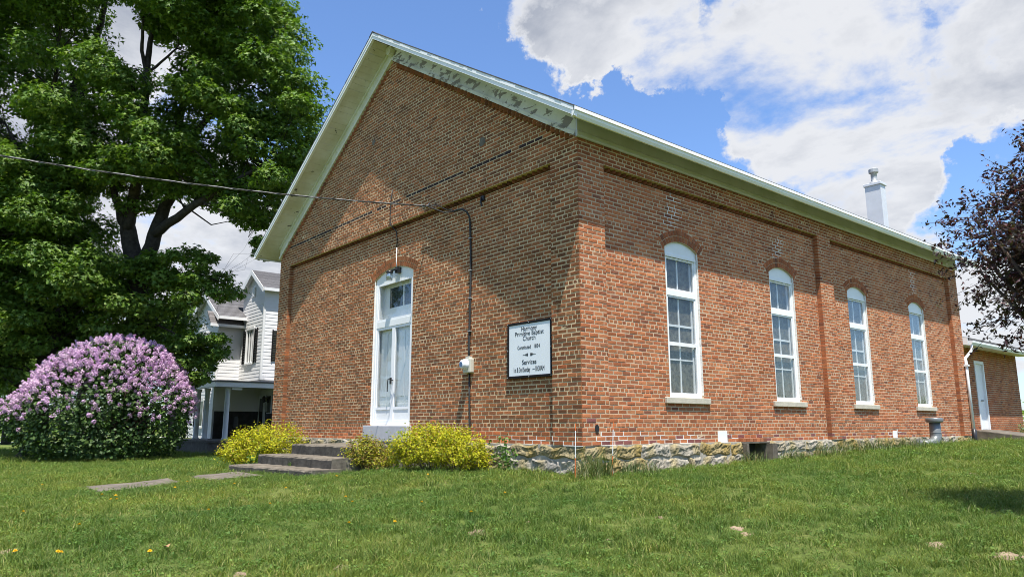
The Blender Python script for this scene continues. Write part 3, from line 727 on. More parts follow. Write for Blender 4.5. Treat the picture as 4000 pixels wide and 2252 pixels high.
# ------------------------------------------------------------------ front door with storm doors and transom
def door():
    fr = FRONT; d = -REC
    def b(*boxes):
        mb = MB(fr)
        for q in boxes: mb.box(*q)
        return mb
    u0, u1 = DX-DW, DX+DW; zt = DSPR-.12
    dm = b((u0, u0+.075, d-.30, d-.03, DSILL, zt), (u1-.075, u1, d-.30, d-.03, DSILL, zt), (u0+.075, u1-.075, d-.24, d-.035, 2.53, 2.67), (u0+.075, u1-.075, d-.10, d-.037, DSILL, DSILL+.03)).obj('door', M['white'], church)
    dm['label'] = 'white double storm door under a glazed transom'
    hb = MB(fr); arcp = [(u, arc_z(u, DX, DW, DSPR, DRISE)) for u in np.linspace(u0, u1, 21)]
    hb.prism([(u0, zt), (u1, zt)]+[(u, z) for u, z in arcp[::-1]], d-.16, d-.045); hb.obj('arched_head', M['white'], dm)
    a0, a1 = u0+.077, u1-.077
    f = .045
    b((a0, a0+f, d-.09, d-.04, 2.672, zt-.002), (a1-f, a1, d-.09, d-.04, 2.672, zt-.002), (a0+f, a1-f, d-.09, d-.042, 2.672, 2.672+f), (a0+f, a1-f, d-.09, d-.042, zt-f, zt-.002)).obj('transom_frame', M['alu'], dm)
    b((a0+f, a1-f, d-.074, d-.070, 2.672+f, zt-f)).obj('pane', M['glass'], dm)
    # recessed transom sash behind
    t0, t1, y0, y1 = DX-.47, DX+.62, 2.99, 3.46
    b((a0-.06, t0, d-.23, d-.20, 2.53, 3.75), (t1, a1+.06, d-.23, d-.20, 2.53, 3.75), (t0, t1, d-.23, d-.20, 2.53, y0), (t0, t1, d-.23, d-.20, y1, 3.75), (DX+.13, DX+.17, d-.225, d-.19, y0, y1)).obj('transom_sash', M['white'], dm)
    for p0, p1 in ((t0, DX+.13), (DX+.17, t1)): b((p0, p1, d-.222, d-.215, y0, y1)).obj('pane', M['darkglass'], dm)
    for (l0, l1) in ((a0, DX-.002), (DX+.002, a1)):
        s = .062
        lf = b((l0, l0+s, d-.095, d-.045, DSILL+.032, 2.528), (l1-s, l1, d-.095, d-.045, DSILL+.032, 2.528), (l0+s, l1-s, d-.093, d-.047, DSILL+.032, DSILL+.10), (l0+s, l1-s, d-.093, d-.047, .66, .72), (l0+s, l1-s, d-.093, d-.047, 2.47, 2.528)).obj('storm_door', M['alu'], dm)
        b((l0+s, l1-s, d-.09, d-.062, DSILL+.10, .66)).obj('kick_panel', M['white'], lf)
        b((l0+s, l1-s, d-.076, d-.072, .72, 2.47)).obj('pane', M['glass'], lf)
        # panelled inner leaf
        i0, i1 = l0+.01, l1-.003
        il = b((i0, i1, d-.20, d-.15, DSILL, 2.53)).obj('inner_leaf', M['white'], dm)
        for (z0, z1) in ((.45, .80), (.95, 2.40)):
            for (q0, q1) in ((i0+.09, (i0+i1)/2-.03), ((i0+i1)/2+.03, i1-.09)): bevel(b((q0, q1, d-.149, d-.132, z0, z1)).obj('raised_panel', M['white'], il), .012)
    h = MB(fr); h.box(DX-.075, DX-.02, d-.044, d-.02, 1.22, 1.36); h.tube([(DX-.05, d-.02, 1.33), (DX-.05, d+.03, 1.33), (DX-.06, d+.04, 1.22), (DX-.07, d+.03, 1.05)], .011, 6); h.obj('handle', M['black'], dm)
    h = MB(fr); h.tube([(DX+.04, d-.05, 1.30), (DX+.04, d+.02, 1.30), (DX+.12, d+.03, 1.30)], .012, 6); h.obj('handle', M['black'], dm)
    ds = b((DX-DW-.12, DX+DW+.08, d-.30, d+.13, -.03, DSILL-.001)); bevel(ds.obj('threshold', M['greypaint'], dm), .012)
    cm = MB(fr)
    for q in range(46):
        za = DSILL+.02+q*.072; cm.box(u0-rb.uniform(.006, .02), u0+.001, d-.028, d+.002, za, za+.07)
    kind(cm.obj('caulk', M['mortar_white'], dm), 'stuff')
door()
fl = MB(); fl.box(-W+.3, -.34, .34, LEN-.3, -.02, .0); fl.obj('floor', M['dark'], church)

# small openings at the base of the side wall
m = MB(SIDE); m.box(3.77, 4.07, -REC-.02, -REC+.003, 0, .21); m.obj('vent_cover', M['white'], church)
m = MB(SIDE); m.box(11.42, 11.68, -REC-.02, -REC+.003, 0, .18); m.obj('vent_cover', M['white'], church)
m = MB(SIDE); m.box(4.44, 4.52, -.30, .07, -.75, -.03); m.box(5.28, 5.46, -.30, .12, -.75, -.04); m.box(4.40, 5.40, -.3, .0, -.03, .0); m.obj('basement_surround', M['concrete'], church)
m = MB(SIDE); m.box(4.5, 5.3, -.29, -.27, -.75, -.03); m.obj('basement_window', M['dark'], church)
m = MB(SIDE); m.box(4.88, 4.92, -.27, -.24, -.75, -.03); m.obj('mullion', M['black'], church)
for q in range(7):
    t = MB(SIDE); t.box(4.45+q*.125, 4.45+q*.125+.113, -.20, -.02+.003*(q % 2), .002, .068, pick('side', rb)); t.obj('brick', M['brick'], wall_side)
m = MB(SIDE); m.add([(.325+.045*math.cos(a), .001+(.012 if k else 0), .27+.062*math.sin(a)) for k in (0, 1) for a in np.linspace(0, 2*math.pi, 17)[:-1]], [tuple(range(16, 32))]+[(i, (i+1) % 16, 16+(i+1) % 16, 16+i) for i in range(16)]); m.obj('wall_outlet_cover', M['black'], church)

# ------------------------------------------------------------------ things on and around the church walls
def text_mesh(body, size, sx=1.0, weight=0.0):
    cu = bpy.data.curves.new('lettering', 'FONT'); cu.body = body; cu.size = size; cu.align_x = 'CENTER'; cu.align_y = 'CENTER'
    cu.extrude = .0015; cu.offset = weight
    ob = bpy.data.objects.new('lettering', cu); COL.objects.link(ob)
    me = bpy.data.meshes.new_from_object(ob.evaluated_get(bpy.context.evaluated_depsgraph_get()))
    bpy.data.objects.remove(ob); 
    for v in me.vertices: v.co.x *= sx
    return me
def sign():
    x0, x1, z0, z1 = -1.905, -.735, 1.13, 2.115; yb, yf = REC, .05
    t = thing('church_sign', 'white church name board with black frame and lettering on the brick wall', 'sign', ((x0+x1)/2, yb, z0))
    m = MB(); f = .042
    m.box(x0, x0+f, yf, yb+.004, z0, z1); m.box(x1-f, x1, yf, yb+.004, z0, z1); m.box(x0+f, x1-f, yf+.001, yb+.004, z0, z0+f); m.box(x0+f, x1-f, yf+.001, yb+.004, z1-f, z1)
    bevel(m.obj('frame', M['blackwood'], t), .004)
    m = MB(); m.box(x0+f, x1-f, yf+.012, yb, z0+f, z1-f); m.obj('panel', M['signface'], t)
    xc = (x0+x1)/2; yt = yf+.0105; hh = z1-z0
    bw = x1-x0
    lines = [('Harmony', .112, .35, .872, 0), ('Primitive Baptist', .112, .645, .785, 0), ('Church', .112, .28, .697, 0), ('Constituted', .088, .30, .540, -.115), ('1834', .09, .125, .542, .175), ('Services', .118, .32, .272, 0), ('1st & 3rd Sunday', .12, .375, .145, -.165), ('10:30AM', .12, .19, .147, .235)]
    for body, size, frac, fz, off in lines:
        me = text_mesh(body, size, 1.0, 0.0); xs = [v.co.x for v in me.vertices]; k = frac*bw/(max(xs)-min(xs)); mid_ = (max(xs)+min(xs))/2
        for v in me.vertices: v.co.x = (v.co.x-mid_)*k
        me.materials.clear(); me.materials.append(M['signtext'])
        o = bpy.data.objects.new('lettering', me); link(o, t); o.rotation_euler = (math.pi/2, 0, 0); o.location = (xc+off*bw, yt, z0+hh*fz)
    m = MB(); zc = z0+hh*.145; m.box(xc+.085, xc+.145, yt-.001, yt+.001, zc-.004, zc+.005)
    zc = z0+hh*.405
    for s in (-1, 1):
        m.box(*sorted((xc+s*.03, xc+s*.17)), yt-.001, yt+.001, zc-.003, zc+.003)
        for k in range(4):
            bx_ = xc+s*(.028+.022*k); L = .048-.007*k
            for v in (-1, 1):
                px_, pz_ = bx_, zc; qx, qz = bx_+s*(-.004+L*.55)*1.0, zc+v*L*.62
                dx, dz = qx-px_, qz-pz_; w = (.010-.0015*k)
                n = (-dz/math.hypot(dx, dz)*w, dx/math.hypot(dx, dz)*w); mx_, mz_ = px_+dx*.55, pz_+dz*.55
                m.prism([(px_, pz_), (mx_+n[0], mz_+n[1]), (qx, qz), (mx_-n[0], mz_-n[1])], yt-.001, yt+.001)
    m.obj('ornament', M['signtext'], t)
    for (u, v) in [(x0+.018, z0+.018), (x1-.018, z0+.018), (x0+.018, z1-.018), (x1-.018, z1-.018), (xc, z0+.018), (xc, z1-.018), (x0+.018, (z0+z1)/2), (x1-.018, (z0+z1)/2)]:
        s = MB(); s.tube([(u, yf+.004, v), (u, yf-.006, v)], .009, 8); s.obj('screw', M['galv'], t)
sign()

def meter():
    t = thing('electric_meter', 'round glass electric meter on a beige box beside the front door', 'meter', (-3.08, REC, 1.3))
    m = MB(); m.box(-3.215, -2.965, .015, REC+.004, 1.30, 1.58); bevel(m.obj('box', M['meterbox'], t), .02, 2)
    m = MB(); m.box(-3.13, -3.03, .03, REC, 1.58, 1.62); m.obj('hub', M['meterbox'], t)
    m = MB(); c = np.array([-3.10, .02, 1.46])
    m.tube([c, c+(0, -.02, 0), c+(0, -.022, 0), c+(0, -.10, 0), c+(0, -.125, 0)], [.098, .098, .088, .086, .06], 24); m.obj('meter_dial', M['signface'], t, True)
    m = MB(); m.tube([c+(0, -.1255, 0), c+(0, -.128, 0)], .05, 20); m.obj('face_plate', simple('meter_blue', (.06, .12, .22), .3), t)
    m = MB(); m.tube([(-3.10, .095, 1.30), (-3.07, .085, .9), (-3.06, .09, .35), (-3.05, .085, -.2), (-3.05, .09, -.55)], .017, 8); m.obj('ground_cable', M['cable'], t, True)
meter()
cond = thing('service_conduit', 'dark service cable running down the brick wall to the electric meter', 'cable', (-3.1, REC, 1.6))
m = MB(); m.tube([(-3.08, .075, 1.60), (-3.10, .085, 1.75), (-3.085, .085, 2.4), (-3.07, .085, 3.05), (-3.08, .085, 3.7), (-3.10, .08, 4.2), (-3.10, .06, 4.40), (-3.12, .0, 4.50), (-3.2, -.03, 4.555), (-3.32, -.05, 4.575), (-3.46, -.06, 4.57)], .021, 8); m.obj('cable', M['cable'], cond, True)
for z in (2.1, 2.75, 3.3, 3.95):
    s = MB(); s.box(-3.115, -3.05, .052, REC+.002, z, z+.02); s.obj('clamp', M['galv'], cond)
# overhead service drop to a pole by the street
wire = thing('service_wire', 'twisted overhead power line sagging across to the gable wall', 'wire', (-4.46, -.05, 4.9))
PW = np.array([-9.6, -15.6, 6.1]); A = np.array([-4.46, -.06, 4.92])
def sag(a, b, s, n=40): return [a+(b-a)*t+np.array([0, 0, -4*s*t*(1-t)]) for t in np.linspace(0, 1, n)]
P_ = sag(A, PW, .52)
for ph, r, mt in ((0, .0085, 'alcable'), (2.1, .0085, 'cable'), (4.2, .0085, 'cable')):
    pts = []
    for i in range(160):
        t = i/159; k = t*39; q = P_[min(int(k), 38)]*(1-(k-int(k)))+P_[min(int(k)+1, 39)]*(k-int(k)) if int(k) < 39 else P_[39]
        pts.append(q+np.array([math.cos(i*.8+ph)*.010, 0, math.sin(i*.8+ph)*.010]))
    m = MB(); m.tube(pts, r, 5); m.obj('strand', M[mt], wire, True)
m = MB(); m.tube([A+(0, .0, 0), (-4.2, -.07, 4.80), (-3.8, -.07, 4.62), (-3.44, -.06, 4.57)], .014, 6); m.tube([A, (-4.1, -.06, 4.86), (-3.75, -.065, 4.68), (-3.44, -.06, 4.58)], .010, 6); m.obj('lead', M['cable'], wire, True)
m = MB(); m.tube([A+(.0, .08, .09), A+(0, 0, .0)], .012, 6); m.tube([A+(-.15, 0, .012), A+(.02, 0, .0)], .022, 8); m.obj('clamp', M['galv'], wire)
pole = thing('utility_pole', 'weathered wooden utility pole carrying the power line', 'pole', (PW[0], PW[1], float(gz(PW[0], PW[1]))))
m = MB(); m.tube([(PW[0], PW[1], gz(PW[0], PW[1])-.3), (PW[0], PW[1], 8.5)], [.16, .11], 12); m.obj('post', M['bark'], pole, True)
m = MB(); m.box(PW[0]-1.1, PW[0]+1.1, PW[1]-.06, PW[1]+.06, 7.9, 8.02); m.obj('crossarm', M['bark'], pole)
# small things fixed to the gable
t = thing('wall_lamp', 'jar shaped glass lamp on a black arm above the front door', 'lamp', (-5.95, REC, 3.7))
m = MB(); m.tube([(-5.83, .15, 3.76), (-5.85, .02, 3.77), (-5.92, -.03, 3.75)], .028, 8); m.box(-5.90, -5.78, .06, .155, 3.70, 3.83); m.obj('arm', M['black'], t)
m = MB(); m.lathe([(.03, .10), (.075, .075), (.08, .045), (.078, .04)], (-5.955, -.045, 3.66), 16); m.obj('shade', M['black'], t, True)
m = MB(); m.lathe([(.055, -.14), (.07, -.13), (.074, -.02), (.066, .05), (.066, .04), (.068, -.02), (.064, -.12)], (-5.955, -.045, 3.66), 16); m.obj('jar', glassmat('lamp_glass', (.85, .88, .88), .25), t, True)
t = thing('lamp_cable', 'thin cable running down the gable bricks to the door lamp', 'cable', (-6.0, 0, 3.9))
m = MB(); m.tube([(-6.0, -.01, 5.68), (-6.06, -.012, 5.42), (-6.07, -.012, 5.0), (-6.05, -.012, 4.86), (-5.93, .085, 4.68), (-5.90, .09, 4.5), (-5.90, .09, 4.30)], .012, 6); m.obj('cable', M['cable'], t, True)
m = MB(); m.tube([(-5.90, .09, 4.31), (-5.895, .085, 4.0), (-5.86, .08, 3.82)], .011, 6); m.obj('white_cable', M['white'], t, True)
t = MB(); t.box(-2.76, -2.66, .07, REC+.002, 4.64, 4.74); t.tube([(-2.74, .08, 4.72), (-2.70, .03, 4.62), (-2.69, .05, 4.52)], .018, 6)
tag(t.obj('wall_bracket', M['black']), 'small black iron bracket left on the bricks under the gable band', 'bracket')
for (x, z, r) in ((-2.616, 5.811, .11), (-6.99, 7.15, .085)):
    V = [(x, -.004, z)]+[(x+r*rb.uniform(.7, 1.15)*math.cos(a), -.003, z+r*rb.uniform(.7, 1.15)*math.sin(a)) for a in np.linspace(0, 2*math.pi, 15)[:-1]]
    mobj('mortar_patch', V, [(0, i+1, (i+1) % 14+1) for i in range(14)], M['concrete'], wall_front)

# survey stakes at the corner
for k, (x, y, z1, lean) in enumerate(((.35, -.53, .35, .03), (.35, .27, .37, .06))):
    zg = float(gz(x, y))
    t = thing('marker_stake', ['orange and white fibreglass stake on the door side of the brick corner', 'orange and white fibreglass stake on the window side of the brick corner'][k], 'stake', (x, y, zg), 'marker stakes at the church corner')
    q = lambda s: (x-.0, y+lean*s, zg-.1+(z1-zg+.1)*s)
    m = MB(); m.tube([q(0), q(.45)], .006, 6); m.tube([q(.88), q(1)], .006, 6); m.obj('orange_band', M['orange'], t)
    m = MB(); m.tube([q(.45), q(.88)], .0062, 6); m.obj('white_band', M['white'], t)

# crawl space vent pipe
vx, vy = .30, 13.05
t = thing('vent_pipe', 'grey capped vent pipe rising from an elbow by the stone foundation', 'pipe', (vx, vy, -.22))
m = MB(); m.tube([(vx-.34, vy-.50, -.16), (vx-.12, vy-.34, -.18), (vx, vy-.16, -.15), (vx, vy-.03, -.05), (vx, vy, .08), (vx, vy, .40)], [.13, .135, .14, .145, .14, .135], 16); m.obj('pipe', M['pvcgrey'], t, True)
for z in (.02, .06, .12): m = MB(); m.tube([(vx, vy, z), (vx, vy, z+.012)], .148, 16); m.obj('joint_ring', M['galv'], t)
m = MB(); m.lathe([(.13, 0), (.20, .01), (.21, .03), (.21, .10), (.19, .13), (.05, .14)], (vx, vy, .385), 20); m.obj('cap', M['pvcgrey'], t, True)

# concrete steps, worn and a little skewed
steps = thing('concrete_steps', 'three worn dark concrete steps below the white front door', 'steps', (-5.9, -1.4, -.6))
ang = math.radians(8)
def step(x0, x1, yf, yb, z0, z1, rot):
    n = 26; V = []; Fc = []; ca, sa = math.cos(rot), math.sin(rot); cx, cy = (x0+x1)/2, yb
    prof = [(yf, z0), (yf, z1-.03), (yf+.02, z1), ((yf+yb)/2, z1+.004), (yb, z1), (yb, z0)]
    for i in range(n+1):
        x = x0+(x1-x0)*i/n
        for (y, z) in prof:
            dy = rb.uniform(-.014, .014) if y < yf+.05 else 0; dz = rb.uniform(-.008, .008)
            u, v = x-cx, y+dy-cy; V.append((cx+u*ca-v*sa, cy+u*sa+v*ca, z+dz))
    k = len(prof)
    for i in range(n):
        for j in range(k-1): a = i*k+j; Fc.append((a, a+k, a+k+1, a+1))
    Fc.append(tuple(range(k))); Fc.append(tuple(n*k+j for j in range(k-1, -1, -1)))
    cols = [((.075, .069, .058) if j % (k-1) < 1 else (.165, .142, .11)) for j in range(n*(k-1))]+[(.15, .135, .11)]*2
    mobj('step', V, Fc, M['steps'], steps, np.array(cols))
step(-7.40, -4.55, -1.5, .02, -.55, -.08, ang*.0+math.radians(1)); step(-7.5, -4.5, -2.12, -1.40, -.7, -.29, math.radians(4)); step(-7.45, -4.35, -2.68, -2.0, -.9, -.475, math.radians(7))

# stepping slabs let into the lawn
def slab_on_ground(name, label, quad):
    P4 = [ground_hit(*q) for q in quad]; n = 10; V = []; Fc = []
    for layer in (0, 1):
        for i in range(n+1):
            for j in range(5):
                a, b = i/n, j/4; p = (P4[0]*(1-a)+P4[1]*a)*(1-b)+(P4[3]*(1-a)+P4[2]*a)*b
                e = .02*rb.uniform(-1, 1) if (i in (0, n) or j in (0, 4)) else 0
                z = float(gz(p[0], p[1])); V.append((p[0]+e, p[1]+e, z+(.03+rb.uniform(-.004, .004) if layer == 0 else -.08)))
    w = 5; N0 = (n+1)*w
    for i in range(n):
        for j in range(4): a = i*w+j; Fc.append((a, a+w, a+w+1, a+1))
    ring = [i*w for i in range(n+1)]+[n*w+j for j in range(1, 5)]+[i*w+4 for i in range(n-1, -1, -1)]+[j for j in range(3, 0, -1)]
    for a, b in zip(ring, ring[1:]+ring[:1]): Fc.append((a, b, b+N0, a+N0))
    tag(mobj(name, V, Fc, M['concrete']), label, 'paving slab'); return P4
slabA = slab_on_ground('paving_slab', 'flat grey concrete slab in the lawn, larger and set further from the steps', [(318, 1906), (655, 1872), (715, 1886), (392, 1927)])
slabB = slab_on_ground('paving_slab', 'flat grey concrete slab in the lawn at the foot of the steps', [(720, 1868), (930, 1846), (1035, 1861), (830, 1880)])

# ------------------------------------------------------------------ annex behind the church, its door, ramp and downspout
annex = thing('annex', 'low red brick annex with white door behind the church', 'building', (-.5, 18, 0))
AX, AY0, AY1, AZ = -.5, LEN, 23.4, 2.95
m = MB(); m.box(-7.5, AX-.006, AY0, 19.0, -.4, AZ); m.box(-7.5, AX-.006, 19.86, AY1, -.4, AZ); m.box(-7.5, AX-.006, 19.0, 19.86, 2.42, AZ); m.box(-7.5, AX-.2, 19.0, 19.86, -.4, .17); awall = m.obj('wall', M['mortar_side'], annex)
V, Fc, Cc = [], [], []
i = 0
while (i+.5)*CO-.3 < AZ:
    z = (i+.5)*CO-.3; u = AY0-.2+(.108 if i % 2 else 0)
    while u < AY1:
        a0, a1 = max(u, AY0), min(u+.217, AY1)
        if z > .15 and a0 < 19.86 and a1 > 19.0 and z < 2.44: 
            if a0 < 19.0: a1 = 19.0
            elif a1 > 19.86: a0 = 19.86
            else: a1 = a0
        l = a1-a0-.0125
        if l > .03:
            k = len(V); V += [SIDE((a0+a1)/2+a, AX+n, z+h) for a, n, h in brick_verts(l, CO-.014, rb, 0)]; Fc += [tuple(q+k for q in f) for f in BF]; Cc += [tuple(x*.85 for x in pick('side', rb))]*9
        u += .217
    i += 1
kind(mobj('brickwork', V, Fc, M['brick'], awall, np.array(Cc)), 'stuff')
m = MB(); zs = .17; m.hexa([(-7.7, AY0+.02, AZ+1.15), (.12, AY0+.02, AZ-.10), (.12, AY1+.35, AZ-.10), (-7.7, AY1+.35, AZ+1.15), (-7.7, AY0+.02, AZ+1.27), (.12, AY0+.02, AZ+.02), (.12, AY1+.35, AZ+.02), (-7.7, AY1+.35, AZ+1.27)]); m.obj('roof', M['shingle'], annex)
m = MB(); m.hexa([(-.6, AY0+.0, AZ-.10), (.13, AY0+.0, AZ-.22), (.13, AY0+.018, AZ-.22), (-.6, AY0+.018, AZ-.10), (-.6, AY0+.0, AZ+.12), (.13, AY0+.0, AZ-.0), (.13, AY0+.018, AZ-.0), (-.6, AY0+.018, AZ+.12)]); m.obj('fascia', M['alu'], annex)
m = MB(); m.box(-.49, .12, AY0+.02, AY1+.3, AZ-.13, AZ-.105); m.obj('soffit', M['white'], annex)
m = MB(); m.prism([(.122, AZ-.22), (.20, AZ-.22), (.25, AZ-.14), (.25, AZ-.09), (.122, AZ-.09)], AY0+.05, AY1+.35); m.obj('gutter', M['alu'], annex)
m = MB(SIDE); m.box(19.0, 19.08, AX-.12, AX+.02, .17, 2.42); m.box(19.78, 19.86, AX-.12, AX+.02, .17, 2.42); m.box(19.08, 19.78, AX-.12, AX+.018, 2.33, 2.42); adoor = m.obj('door_frame', M['white'], annex)
m = MB(SIDE); m.box(19.08, 19.43, AX-.09, AX-.04, .18, 2.33); m.obj('door_leaf', M['white'], adoor)
m = MB(SIDE); m.box(19.437, 19.78, AX-.09, AX-.045, .18, 2.33); m.obj('door_leaf', M['white'], adoor)
m = MB(SIDE); m.tube([(19.47, AX-.05, 1.12), (19.47, AX+.03, 1.12)], .03, 10); m.obj('knob', M['galv'], adoor)
ds = thing('downspout', 'white downspout with black drain boot at the far church corner', 'downspout', (.07, 16.72, -.2))
m = MB(); m.tube([(.18, AY0+.12, AZ-.21), (.18, AY0+.12, AZ-.34), (.16, AY0+.08, AZ-.42), (.02, AY0-.02, AZ-.62), (.05, AY0-.10, AZ-.72), (.06, AY0-.10, .19)], .043, 8); m.obj('pipe', M['alu'], ds, True)
m = MB(); m.tube([(.06, AY0-.10, .20), (.06, AY0-.10, -.1), (.07, AY0-.08, -.32)], .065, 10); m.obj('boot', M['black'], ds, True)
m = MB(); m.box(-.0, .12, AY0-.16, AY0-.04, 2.08, 2.13); m.obj('strap', M['alu'], ds)
m = MB(); m.hexa([(-.5, 18.4, -.5), (2.2, 18.4, -.6), (2.2, 20.6, -.6), (-.5, 20.6, -.5), (-.5, 18.4, .165), (2.4, 18.4, -.19), (2.4, 20.6, -.19), (-.5, 20.6, .165)])
tag(bevel(m.obj('ramp', M['concrete']), .02), 'sloping concrete ramp leading up to the annex door', 'ramp')

# ------------------------------------------------------------------ white clapboard house
house = thing('clapboard_house', 'white clapboard house with black shutters and grey columned porch', 'house', (-24, 3, -.8))
def siding(fr, name, u0, u1, z0, z1, n0, parent, exp=.145, gable=None, holes=()):
    """lapped boards; gable=(apex_u, apex_z, slope)"""
    core_ = MB(fr)
    z = z0
    while z < z1-.01:
        zt = min(z+exp, z1); segs = [(u0, u1, 0)]
        if gable:
            hw = (gable[1]-(z+zt)/2)/gable[2]; segs = [(max(u0, gable[0]-hw), min(u1, gable[0]+hw), 0)]
        segs = cut(segs, [(h[0], h[1]) for h in holes if h[2] < zt-.03 and h[3] > z+.03]) if segs[0][1] > segs[0][0] else []
        for (a, b, _) in segs:
            s = MB(fr); s.add([(a, n0-.05, z), (b, n0-.05, z), (b, n0+.012, z), (a, n0+.012, z), (a, n0-.05, zt), (b, n0-.05, zt), (b, n0+.003, zt), (a, n0+.003, zt)],
                              [(3, 2, 1, 0), (4, 5, 6, 7), (0, 1, 5, 4), (1, 2, 6, 5), (2, 3, 7, 6), (3, 0, 4, 7)]); s.obj('siding_board', M['vinyl'], parent)
        z = zt
def hbox(fr, name, mat, parent, *boxes):
    m = MB(fr)
    for q in boxes: m.box(*q)
    return m.obj(name, mat, parent)
def hwindow(fr, u0, u1, z0, z1, n, shut=True, parent=house, panes=3):
    w = hbox(fr, 'window', M['white'], parent, (u0-.06, u0, n-.06, n+.05, z0-.06, z1+.06), (u1, u1+.06, n-.06, n+.05, z0-.06, z1+.06), (u0, u1, n-.06, n+.049, z1, z1+.09), (u0, u1, n-.06, n+.07, z0-.07, z0))
    st = (u1-u0)/panes
    for k in range(panes):
        hbox(fr, 'pane', M['darkglass'], w, (u0+st*k+.03, u0+st*(k+1)-.03, n-.03, n-.02, z0+.03, z1-.03))
        hbox(fr, 'sash', M['white'], w, (u0+st*k, u0+st*k+.03, n-.05, n+.02, z0, z1), (u0+st*(k+1)-.03, u0+st*(k+1)-.001, n-.05, n+.02, z0, z1), (u0+st*k+.03, u0+st*(k+1)-.03, n-.05, n+.018, z0, z0+.03), (u0+st*k+.03, u0+st*(k+1)-.03, n-.05, n+.018, z1-.03, z1))
    if shut:
        for (a, b) in ((u0-.40, u0-.08), (u1+.08, u1+.40)):
            s = hbox(fr, 'shutter', M['blackwood'], parent, (a, a+.04, n+.01, n+.05, z0-.02, z1+.02), (b-.04, b, n+.01, n+.05, z0-.02, z1+.02))
            nl = int((z1-z0)/.07)
            lv = MB(fr)
            for k in range(nl): zz = z0+(z1-z0)*k/nl; lv.add([(a+.04, n+.012, zz+.055), (b-.04, n+.012, zz+.055), (b-.04, n+.045, zz), (a+.04, n+.045, zz)], [(0, 1, 2, 3)])
            lv.obj('louvre', M['blackwood'], s)
BX0, BX1, BY = -24.1, -21.65, 3.2
bulk = hbox(ID, 'wall', M['vinyl'], house, (BX0+.05, BX1-.05, BY+.05, 10, 2.0, 6.0), (-27.35, BX0-.05, 2.25, 10, -.25, 4.7), (BX0-.05, BX1-.05, 4.2, 10, -.25, 2.0))
siding(FRONT, 'f', BX0, BX1-.0, 2.15, 6.78, -BY, bulk, gable=(-22.88, 6.85, .66), holes=[(-23.42, -22.5, 2.85, 4.42)])
siding(SIDE, 's', BY, 10, 2.15, 6.05, BX1, bulk, holes=[(3.95, 4.8, 2.9, 4.3)])
siding(SIDE, 'b', 2.2, BY, 2.1, 4.75, BX0, bulk)
siding(FRONT, 'c', -27.44, BX0, -.25, 6.1, -2.2, bulk, gable=(-25.77, 6.15, .60), holes=[(-26.2, -25.15, 2.70, 4.35), (-26.2, -25.2, .19, 1.38)])
for q in ((BX1-.04, BX1+.03, BY-.03, BY+.06, 2.15, 6.0), (BX0-.05, BX0+.03, 2.17, 2.26, -.25, 4.7), (-27.48, -27.38, 2.17, 2.3, -.25, 4.7)): hbox(ID, 'corner_board', M['white'], bulk, q)
hwindow(FRONT, -23.36, -22.56, 2.92, 4.35, -BY); hwindow(SIDE, 4.0, 4.75, 2.95, 4.25, BX1); hwindow(FRONT, -26.1, -25.25, 2.78, 4.28, -2.2, panes=1); hwindow(FRONT, -26.1, -25.3, .25, 1.35, -2.2, panes=1)
lv = MB(FRONT); lv.box(-23.05, -22.72, -BY+.0, -BY+.04, 5.75, 6.2)
for k in range(7): lv.box(-23.03, -22.74, -BY+.04, -BY+.055, 5.78+k*.06, 5.80+k*.06)
lv.obj('gable_vent', M['alu'], bulk)
def gable_roof(xc, half, y0, y1, apex, slope, over=.3, name='roof'):
    ro = None; rr = random.Random(5)
    for sgn in (-1, 1):
        xe = xc+sgn*(half+over); ze = apex-slope*(half+over); n = 10
        p = [(xc, y0, apex-.10), (xe, y0, ze-.10), (xe, y1, ze-.10), (xc, y1, apex-.10), (xc, y0, apex-.005), (xe, y0, ze-.005), (xe, y1, ze-.005), (xc, y1, apex-.005)]
        mm = MB(); mm.hexa(p, (.11, .11, .115)); r_ = mm.obj(name, M['shingle_house'], house)
        for k in range(n*2):
            a, b = k/(n*2), (k+1)/(n*2); s = MB(); x0, x1 = xc+(xe-xc)*a, xc+(xe-xc)*b; z0, z1 = apex+(ze-apex)*a, apex+(ze-apex)*b; g = rr.uniform(.8, 1.2)
            s.hexa([(x0, y0-.01, z0-.004), (x1, y0-.01, z1-.004), (x1, y1, z1-.004), (x0, y1, z0-.004), (x0, y0-.01, z0+.0), (x1, y0-.01, z1+.014), (x1, y1, z1+.014), (x0, y1, z0+.0)], (.13*g, .128*g, .135*g)); s.obj('shingle_course', M['shingle_house'], r_)
        e = MB(); e.hexa([(xc, y0-.03, apex-.22), (xe, y0-.03, ze-.22), (xe, y0-.005, ze-.22), (xc, y0-.005, apex-.22), (xc, y0-.03, apex-.012), (xe, y0-.03, ze-.012), (xe, y0-.005, ze-.012), (xc, y0-.005, apex-.012)]); e.obj('fascia', M['alu'], house)
        e = MB(); e.box(*sorted((xe, xe+sgn*.10)), y0, y1, ze-.16, ze-.03); e.obj('gutter', M['alu'], house)
        e = MB(); e.hexa([(xc, y0, apex-.14), (xe, y0, ze-.14), (xe, y1, ze-.14), (xc, y1, apex-.14), (xc, y0, apex-.105), (xe, y0, ze-.105), (xe, y1, ze-.105), (xc, y1, apex-.105)]); e.obj('soffit', M['white'], house)
gable_roof(-22.88, 1.22, BY-.16, 10, 6.95, .66, .2); gable_roof(-25.77, 1.70, 2.0, 10, 6.25, .60, .45)
